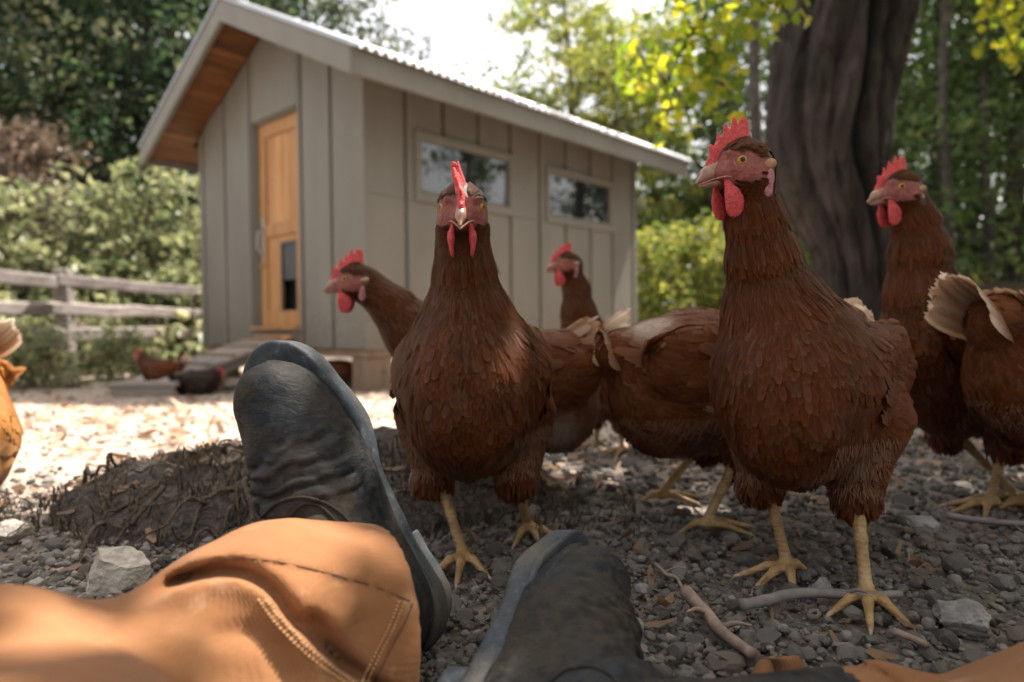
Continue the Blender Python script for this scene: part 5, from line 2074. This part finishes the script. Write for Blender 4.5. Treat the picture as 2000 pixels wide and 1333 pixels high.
def boot(name, toe, X, Zb, sc_, side, label, seed, shaft_to, shaft_len, wf=1.0):
    """toe: world point of the sole's tip; X: heel-to-toe, Zb: out of the instep; side +1: the big toe lies towards +Y"""
    X = unit(np.array(X, float))
    Zb = np.array(Zb, float); Zb = unit(Zb - X * (X @ Zb))
    Y = np.cross(Zb, X)
    Mx = np.stack([X, Y, Zb], 1)
    O = np.array(toe) - X * .295 * sc_
    sy = side
    ank = np.array([.050, 0, .095])
    sdv = unit((np.array(shaft_to) - O) @ Mx / sc_ - ank)
    send = ank + sdv * shaft_len

    def outline(p, grow=0.0):
        q = p[:, :2]
        def c2(a, b, ra, rb):
            a, b = np.array(a), np.array(b)
            ba = b - a
            t = np.clip(((q - a) @ ba) / (ba @ ba), 0, 1)
            return np.linalg.norm(q - a - t[:, None] * ba, axis=1) - (ra + t * (rb - ra))
        d = smin(c2((.040, 0), (.12, -.004 * sy), .038, .034), c2((.12, -.004 * sy), (.205, .004 * sy), .034, .049), .03)
        d = smin(d, c2((.205, .004 * sy), (.250, .010 * sy), .049, .043), .02)
        return d - grow

    def sole(p):
        spring = .016 * sst(.19, .30, p[:, 0])
        z = p[:, 2] - spring
        d2 = outline(p, .0065)
        rnd = .004
        dz = np.abs(z - .0125) - .0125
        a = np.maximum(d2 + rnd, dz + rnd)
        d = np.minimum(a, 0) + np.sqrt(np.maximum(d2 + rnd, 0) ** 2 + np.maximum(dz + rnd, 0) ** 2) - rnd
        # heel block
        dzh = np.abs(z + .008) - .012
        hb = np.maximum(np.maximum(outline(p, .001), dzh), p[:, 0] - .088)
        d = np.minimum(d, hb)
        # moulded groove round the edge
        g = np.sqrt((d2 - .001) ** 2 + (z - .0165) ** 2) - .0022
        d = np.maximum(d, -g)
        return d

    def upper(p):
        spring = .016 * sst(.19, .30, p[:, 0])
        q = p.copy(); q[:, 2] -= spring
        d = rc(q, (.043, 0, .050), (.050, 0, .10), .0375, .038)
        d = smin(d, rc(q, ank, send, .043, .046), .03)
        d = smin(d, rc(q, (.075, 0, .085), (.17, .002 * sy, .055), .045, .043), .045)
        d = smin(d, rc(q, (.17, .003 * sy, .048), (.237, .008 * sy, .038), .047, .041, 1.0), .03)
        d = smin(d, rc(q, (.05, 0, .030), (.21, .003 * sy, .030), .036, .045), .03)
        # flex creases over the instep, ankle folds
        ph = q[:, 0] * 1.0 + .20 * q[:, 1] * sy + .012 * fbm(q, 28, 2, seed)
        w_ = sst(.115, .145, q[:, 0]) * sst(.215, .185, q[:, 0]) * sst(.045, .07, q[:, 2])
        d = d + w_ * (.0017 * (1 - 2 * np.abs(np.sin(ph * 175 + 2 * fbm(q, 20, 2, seed + 5)))) + .0009 * (1 - 2 * np.abs(np.sin(ph * 370 + 1.3))))
        w2 = sst(.075, .10, q[:, 2]) * sst(.18, .14, q[:, 2]) * sst(.0, .08, q[:, 0])
        d = d + w2 * .0020 * (1 - 2 * np.abs(np.sin((q[:, 2] - .55 * q[:, 0]) * 115 + 2.5 * fbm(q, 14, 2, seed + 3))))
        d = d + .0022 * fbm(q, 22, 3, seed + 7)
        # foxing strip and toe cap edge
        fox = sst(.0385, .0365, q[:, 2]) * .0022
        d = d - fox
        cap = .0013 * sst(.232, .236, q[:, 0] + .35 * np.abs(q[:, 1] - .006 * sy) * 0)
        d = d - 0 * cap
        d = np.maximum(d, .018 - q[:, 2])
        d = np.maximum(d, (p - send) @ sdv)
        return d
    lo_ = np.minimum([-.03, -.07, .0], send - .075); hi_ = np.maximum([.32, .07, .17], send + .075)
    V, F, _ = surf(upper, lo_, hi_, .0026)
    b = mesh(name, O + (V * sc_ * [1, wf, 1]) @ Mx.T - PO, F, MT['rubber'], PERSON)
    b['label'] = label
    V, F, _ = surf(sole, (-.02, -.07, -.03), (.32, .07, .05), .0022)
    mesh('sole', O + (V * sc_ * [1, wf, 1]) @ Mx.T - PO, F, MT['sole'], b)
    # raised welt round the shaft panel
    return b, O, Mx


BL, OL, ML = boot('boot', P(545, 694, .585), P(545, 694, .585) - P(828, 1222, .545), c_rt * -.26 + c_up * .02 - c_fwd * .96, .90, -1, 'left boot, toe up and leaning to the left, dusty toe cap', 3,
                  P(575, 1360, .53), .06, .82)
_t, _o = P(1082, 1098, .585), P(880, 1480, .385)
BR, OR_, MR = boot('boot', _t, _t - _o, c_rt * .95 + c_up * .14 - c_fwd * .18, .84, 1, 'right boot rolled outward, its scuffed sole edge on the left', 9,
                   P(1472, 1466, .375), .178, .86)


def trousers():
    def pt(px, py, Z):
        return P(px, py, Z)
    # left leg: the hem stands over the boot, the shank comes back towards the knee, the thigh lies nearest
    hem, hem2 = pt(655, 1262, .458), pt(560, 1275, .440)
    mid, knee = pt(400, 1372, .405), pt(150, 1525, .365)
    th1, th2, th3 = pt(-180, 1530, .315), pt(-60, 1800, .255), pt(250, 2300, .19)
    ax = unit(hem - hem2)

    def pix(p):
        q = p - CAM
        z = np.maximum(q @ c_fwd, .05)
        return np.stack([1000 + FPX * (q @ c_rt) / z, 666.5 - FPX * (q @ c_up) / z], -1)

    def line(px, pts_):
        """distance to a traced fold and the side of it (positive: to its right, going along)"""
        best = np.full(len(px), 1e9); side = np.zeros(len(px)); par = np.zeros(len(px))
        pp = spline(np.array([(a, b, 0) for a, b in pts_], float), 24)[:, :2]
        for i_ in range(23):
            a, b = pp[i_], pp[i_ + 1]
            ba = b - a
            t_ = np.clip(((px - a) @ ba) / (ba @ ba), 0, 1)
            v = px - a - t_[:, None] * ba
            dd = np.hypot(v[:, 0], v[:, 1])
            m = dd < best
            best = np.where(m, dd, best); par = np.where(m, (i_ + t_) / 23, par)
            side = np.where(m, np.sign(ba[0] * v[:, 1] - ba[1] * v[:, 0]), side)
        return best, side, par

    FA = [(345, 1122), (430, 1095), (500, 1092), (580, 1105), (660, 1125), (730, 1145), (800, 1174)]
    FB = [(270, 1200), (340, 1155), (410, 1133), (470, 1135), (520, 1162), (560, 1215), (610, 1265), (665, 1308), (740, 1360)]
    FC = [(590, 1188), (622, 1222), (650, 1262), (668, 1305)]
    FD = [(430, 1240), (480, 1235), (530, 1262), (560, 1310)]
    FE = [(690, 1185), (660, 1230), (668, 1300), (690, 1350)]

    def left(p):
        nz = .0025 * fbm(p, 24, 3, 61) + .006 * fbm(p, 7.5, 2, 62) + .0022 * (np.abs(fbm(p, 17, 2, 66)) - .2) * 2
        d1 = rc(p, hem + ax * .03, hem2, .074, .077)
        d1 = smin(d1, rc(p, hem2, mid, .077, .079), .03)
        d2 = smin(rc(p, pt(505, 1385, .405), knee, .066, .080), rc(p, knee, th1, .080, .074), .03)
        d2 = smin(d2, rc(p, th1, th2, .074, .078), .04)
        d2 = smin(d2, rc(p, th2, th3, .078, .085), .04)
        d = smin(d1, d2, .012)
        a = (p - hem) @ ax
        px = pix(p)
        g = np.zeros(len(p))
        dd, sd, t_ = line(px, FA)
        en = sst(0, .12, t_) * sst(1.0, .9, t_)
        g += en * np.where(sd < 0, -.0016 * np.exp(-(dd / 50) ** 2), 0)
        dd, sd, t_ = line(px, FB)
        en = sst(0, .2, t_)
        g += en * (.0120 * np.exp(-((dd - 14) / 16) ** 2) * (sd < 0) - .0060 * np.exp(-(dd / 38) ** 2) * (sd > 0))
        dd, sd, t_ = line(px, FC)
        g += .0135 * np.exp(-(dd / (10 + 20 * t_)) ** 2) * sst(0, .3, t_)
        dd, sd, t_ = line(px, FD)
        g += .0030 * np.exp(-(dd / 22) ** 2)
        dd, sd, t_ = line(px, FE)
        g += -.0045 * np.exp(-(dd / 26) ** 2)
        d = d + nz + g
        cut = a - .026 - .004 * fbm(p, 10, 2, 64)
        inner = rc(p, hem + ax * .08, hem2, .066, .060)
        d = np.maximum(d, cut)
        return np.maximum(d, -np.maximum(inner, -(a + .045)))
    pts = np.array([hem, hem2, mid, knee, th1, th2, th3])
    V, F, _ = surf(left, pts.min(0) - .10, pts.max(0) + .10, .0034)
    L = mesh('trouser_leg', V - PO, F, MT['canvas'], PERSON)
    L['label'] = 'left trouser leg pulled over the boot, sun patch below the knee'
    # right leg: the flared hem and the long low shank along the lower edge of the picture
    a0, a1, a2, a3 = pt(1605, 1590, .42), pt(1700, 1578, .42), pt(1860, 1612, .415), pt(2120, 1592, .41)
    ax2 = unit(a1 - a0)
    a4, a5, a6 = pt(2330, 1560, .36), pt(2150, 1900, .27), pt(1750, 2500, .19)
    def right(p):
        d = rc(p, a0, a1, .062, .072)
        d = smin(d, rc(p, a1, a2, .072, .070), .03)
        d = smin(d, rc(p, a2, a3, .070, .080), .03)
        d = smin(d, rc(p, a3, a4, .080, .078), .04)
        d = smin(d, rc(p, a4, a5, .078, .078), .04)
        d = smin(d, rc(p, a5, a6, .078, .085), .04)
        a = (p - a0) @ ax2
        d = d + .006 * fbm(p, 9, 2, 71) + .0045 * np.sin(a * 70 + 4 * fbm(p, 8, 2, 72)) * sst(.16, .03, a)
        dd, sd, t_ = line(pix(p), [(1570, 1360), (1612, 1312), (1665, 1300), (1715, 1318), (1760, 1350)])
        d = d + .006 * np.exp(-(dd / 10) ** 2) - .004 * np.exp(-(dd / 40) ** 2) * (sd > 0)
        cut = -(a - .002)
        inner = rc(p, a0 - ax2 * .05, a1, .054, .058)
        return np.maximum(np.maximum(d, cut), -np.maximum(inner, a - .05))
    pts = np.array([a0, a1, a2, a3, a4, a5, a6])
    V, F, _ = surf(right, pts.min(0) - .10, pts.max(0) + .10, .0045)
    Rr = mesh('trouser_leg', V - PO, F, MT['canvas'], PERSON)
    Rr['label'] = 'right trouser leg lying along the lower edge'
    # hidden seat and back so that the legs belong to a body
    # turned-up flap of the right hem
    fl = [pt(1490, 1385, .43), pt(1502, 1318, .432), pt(1526, 1284, .434), pt(1548, 1300, .432), pt(1560, 1385, .43)]
    fv = spline(np.array(fl), 16)
    r0 = fv - ax2 * .004
    V = np.concatenate([fv + ax2 * .007, fv, fv - ax2 * .012 + c_up * .001, fv + c_up * -.0028, fv + ax2 * .007 - c_up * .0028])
    i = np.arange(15)
    Fq = np.concatenate([np.stack([k * 16 + i, k * 16 + i + 1, (k + 1) * 16 + i + 1, (k + 1) * 16 + i], -1) for k in range(4)])
    mesh('hem_flap', V - PO, Fq, MT['canvas'], Rr)
    # seams and stitching
    tb = bvh(L)
    def seam(pix, rad, n=60, name='seam', mat='canvas'):
        q, nr = on_surface(tb, PO, pix, n, -rad * .3)
        if len(q) > 8:
            for _ in range(8):
                q[1:-1] = (q[:-2] + 2 * q[1:-1] + q[2:]) / 4
            V, F = tube_vf(q, rad, 6)
            mesh(name, V, F, MT[mat], L)
    def stitches(pix, n):
        q, nr = on_surface(tb, PO, pix, n * 2, .0005)
        mb = MB()
        for i in range(0, len(q) - 1, 2):
            a, b = q[i], q[i + 1]
            if np.linalg.norm(b - a) < .012:
                mb.tube([a + (b - a) * .05, (a + b) / 2 + nr[i] * .0004, a + (b - a) * .9], [.0007, .0010, .0007], 5)
        if mb.n:
            o = mb.build('stitching', MT['thread'], L, True)
            o['kind'] = 'stuff'
    seam(FA, .0007, 60, 'seam', 'seam')  # fold crease drawn as a dark tube in place of its shadow line
    seam([(806, 1180), (790, 1215), (765, 1262), (742, 1310), (728, 1345)], .0010, 60, 'seam', 'seam')
    stitches([(788, 1178), (770, 1222), (748, 1265), (727, 1310), (712, 1345)], 26)
    stitches([(778, 1176), (760, 1222), (738, 1265), (717, 1310), (702, 1345)], 26)
    seam([(528, 1178), (566, 1226), (612, 1272), (662, 1314), (712, 1345)], .0009, 60, 'seam', 'seam')
    stitches([(505, 1172), (540, 1218), (586, 1266), (634, 1308), (680, 1340)], 28)
    stitches([(520, 1174), (556, 1220), (602, 1266), (650, 1308), (698, 1340)], 28)
    # the shaft panels of the boots
    for bo, pixs in ((BL, ([(512, 1010), (540, 985), (585, 972), (640, 985), (690, 1030), (725, 1090)], [(560, 1015), (590, 985), (625, 990), (668, 1030)])),
                     (BR, ([(1075, 1333), (1105, 1310), (1150, 1303), (1190, 1318), (1215, 1345)],))):
        tb2 = bvh(bo)
        for pix in pixs:
            q, nr = on_surface(tb2, PO, pix, 50, .0004)
            if len(q) > 8:
                jump = np.linalg.norm(np.diff(q, axis=0), axis=1).max()
                if jump < .03:
                    for _ in range(3):
                        q[1:-1] = (q[:-2] + 2 * q[1:-1] + q[2:]) / 4
                    V, F = tube_vf(q, .0013, 6)
                    mesh('shaft_seam', V, F, MT['rubber'], bo)


trousers()


# ------------------------------------------------------------------ loose things on the ground
def rock(label, px, py, w, hgt, dep, mat, seed, rz=0.0, name='rock'):
    q = G(px, py)
    V, F = ico(4)
    r_ = np.random.default_rng(seed)
    for _ in range(20):
        nrm = unit(r_.normal(size=3))
        s = V @ nrm - r_.uniform(.48, .88)
        V = V - nrm * np.maximum(s, 0)[:, None]
    V = V * (1 + .16 * fbm(V + seed, 2.2, 3, seed)[:, None] + .05 * fbm(V, 8, 2, seed)[:, None])
    V = V * np.array([w / 2, dep / 2, hgt * .62])
    o = mesh(name, V, F, MT[mat], None, False)
    o.location = (q[0], q[1] + dep * .35, float(gz(q[0], q[1])) + hgt * .30)
    o.rotation_euler = (r_.uniform(-.15, .15), r_.uniform(-.15, .15), rz)
    tag(o, label, name)
    return o


rock('large pale angular rock on the gravel left of the orange trouser leg', 200, 1165, .088, .045, .070, 'pale_rock', 3, .2)
rock('pale rock cut off by the left edge below the mound', 12, 1062, .050, .032, .045, 'pale_rock', 8)
rock('upright grey stone beside the scuffed right boot', 1215, 1292, .026, .040, .026, 'dark_rock', 12, .3)
rock('grey stone leaning on the upright stone by the right boot', 1242, 1252, .026, .020, .024, 'dark_rock', 15, .8)
rock('flat slate blue stone lying between the feet of the tallest hen', 1612, 1172, .030, .018, .024, 'dark_rock', 21, .2)
rock('rounded grey stone on the gravel under the right hand hen', 1812, 1040, .052, .024, .040, 'dark_rock', 24, .1)
rock('long grey stone at the lower right near the edge', 1905, 1245, .060, .028, .040, 'dark_rock', 27, -.4)
rock('small round white stone behind the tallest hen', 1838, 955, .034, .024, .030, 'pale_rock', 29)


def stick(label, pix, r0, r1, mat, lift=.006, forks=(), name='stick', seed=1):
    pts = []
    for a, b in pix:
        q = G(a, b)
        pts.append((q[0], q[1], float(gz(q[0], q[1])) + lift + .004))
    pts = np.array(pts)
    o3 = pts[0].copy()
    t = empty(name, o3)
    tag(t, label, name)
    sp = spline(pts, 30)
    sp = sp + .0016 * np.stack([fbm(sp + k, 40, 2, seed + k) for k in range(3)], -1)
    rad = np.linspace(r0, r1, 30) * (1 + .16 * fbm(sp, 60, 2, seed))
    V, F = tube_vf(sp - o3, rad, 9)
    mesh('stem', V, F, MT[mat], t, True)
    for i, ang, L in forks:
        d = unit(sp[min(i + 1, 29)] - sp[i])
        sd = np.cross(d, [0, 0, 1]) * (1 if ang > 0 else -1)
        e = sp[i] + (d * math.cos(ang) + sd * abs(math.sin(ang))) * L + [0, 0, L * .35]
        V, F = tube_vf(spline([sp[i], (sp[i] + e) / 2 + [0, 0, .003], e], 8) - o3, np.linspace(rad[i] * .6, .0008, 8), 6)
        mesh('side_twig', V, F, MT[mat], t, True)
    return t


stick('grey bent stick lying across the toes of the tallest hen', [(1448, 1215), (1500, 1203), (1560, 1190), (1640, 1192), (1700, 1196), (1758, 1192)], .0052, .0030, 'twig_grey', .010, ((18, .7, .02),), seed=3)
stick('peeled brown stick pointing from the right boot to the lower right', [(1340, 1180), (1372, 1220), (1400, 1252), (1430, 1280), (1470, 1310)], .0058, .0040, 'twig', .008, ((9, .9, .03), (16, -.8, .025)), seed=5)
stick('thin forked twig between the right boot and the hens', [(1280, 1120), (1302, 1142), (1322, 1150), (1342, 1185)], .0020, .0012, 'twig', .006, ((8, -.9, .022),), 'twig', seed=8)
stick('dark straight twig on the gravel at the right under the hens', [(1850, 1022), (1900, 1030), (1960, 1036), (2030, 1042)], .0045, .0035, 'twig_grey', .006, (), seed=9)
stick('short brown stick at the lower right beside the trousers', [(1745, 1258), (1775, 1272), (1812, 1290)], .0035, .0022, 'twig', .006, (), seed=11)


def dry_leaf(label, px, py, L, W, rz, tilt, seed):
    q = G(px, py)
    n, m = 9, 5
    V = []
    for i in range(n):
        t = i / (n - 1)
        for j in range(m):
            u = (j / (m - 1)) * 2 - 1
            wv = math.sin(math.pi * min(.98, .06 + t * .92)) ** .8
            V.append((L * (t - .5), u * W * wv * .5, .30 * W * (u * u) + .22 * L * (t - .5) ** 2 * 4 * tilt + .002 * math.sin(9 * t + u * 5)))
    V = np.array(V)
    i, j = np.meshgrid(np.arange(n - 1), np.arange(m - 1), indexing='ij')
    a = (i * m + j).ravel()
    F = np.stack([a, a + m, a + m + 1, a + 1], -1)
    r_ = np.random.default_rng(seed)
    o = mesh('dry_leaf', V, F, MT['leaf_dry'], None, True, {'lr': np.full(len(V), r_.uniform(.2, .8))})
    o.location = (q[0], q[1], float(gz(q[0], q[1])) + .012)
    o.rotation_euler = (r_.uniform(-.3, .3), r_.uniform(-.3, .3), rz)
    tag(o, label, 'leaf', 'dry leaves on the gravel')


dry_leaf('curled tan leaf lying on the gravel behind the hen facing the viewer', 1122, 948, .034, .018, .1, .4, 1)
dry_leaf('upright tan leaf stuck in the gravel right of the hen foot', 1790, 1130, .030, .014, 1.3, 1.0, 2)
dry_leaf('reddish dry leaf beside the upright stone near the right boot', 1300, 1210, .026, .016, .7, .6, 3)
dry_leaf('small dry leaf by the foot of the hen facing the viewer', 965, 1010, .022, .010, 2.1, .5, 4)
dry_leaf('pale dry leaf in the rootlets of the mound beside the left boot', 835, 1020, .024, .012, .9, .9, 5)


def litter():
    """wood chips, straw and small dry leaves strewn over the yard"""
    r_ = np.random.default_rng(90)
    N = 4200
    Z = .45 * (7.5 / .45) ** (r_.random(N) ** .5)
    x = Z * np.tan(r_.uniform(-.78, .78, N))
    y = Z
    L = r_.uniform(.006, .020, N) * np.clip(Z / 1.0, .8, 2.6)
    W = L * r_.uniform(.12, .45, N)
    a = r_.uniform(0, 6.28, N)
    tz = r_.normal(size=N) * .25
    d = np.stack([np.cos(a), np.sin(a), tz], -1)
    b = np.stack([-np.sin(a), np.cos(a), r_.normal(size=N) * .3], -1)
    c = np.stack([x, y, gz(x, y) + mound_h(x, y) + .004 + .004 * r_.random(N)], -1)
    u = np.array([0, 0, 1.0])
    V = np.stack([c - d * L[:, None] - b * W[:, None] * .6, c - d * L[:, None] + b * W[:, None] * .6, c + d * L[:, None] + b * W[:, None] * .5 + u * .002, c + d * L[:, None] - b * W[:, None] * .5 + u * .002,
                  c + b * W[:, None] - u * .001 , c - b * W[:, None] - u * .001], 1)
    F = np.array([[0, 5, 4, 1], [5, 3, 2, 4]])
    FF = (F[None] + (np.arange(N) * 6)[:, None, None]).reshape(-1, 4)
    o = mesh('litter', V.reshape(-1, 3), FF, MT['leaf_dry'], None, False, {'lr': np.repeat(r_.random(N) * np.clip(.25 + .5 * (Z - .6), .25, 1), 6)})
    tag(o, 'wood chips and dry leaf bits strewn over the yard', 'litter', None, 'stuff')


litter()
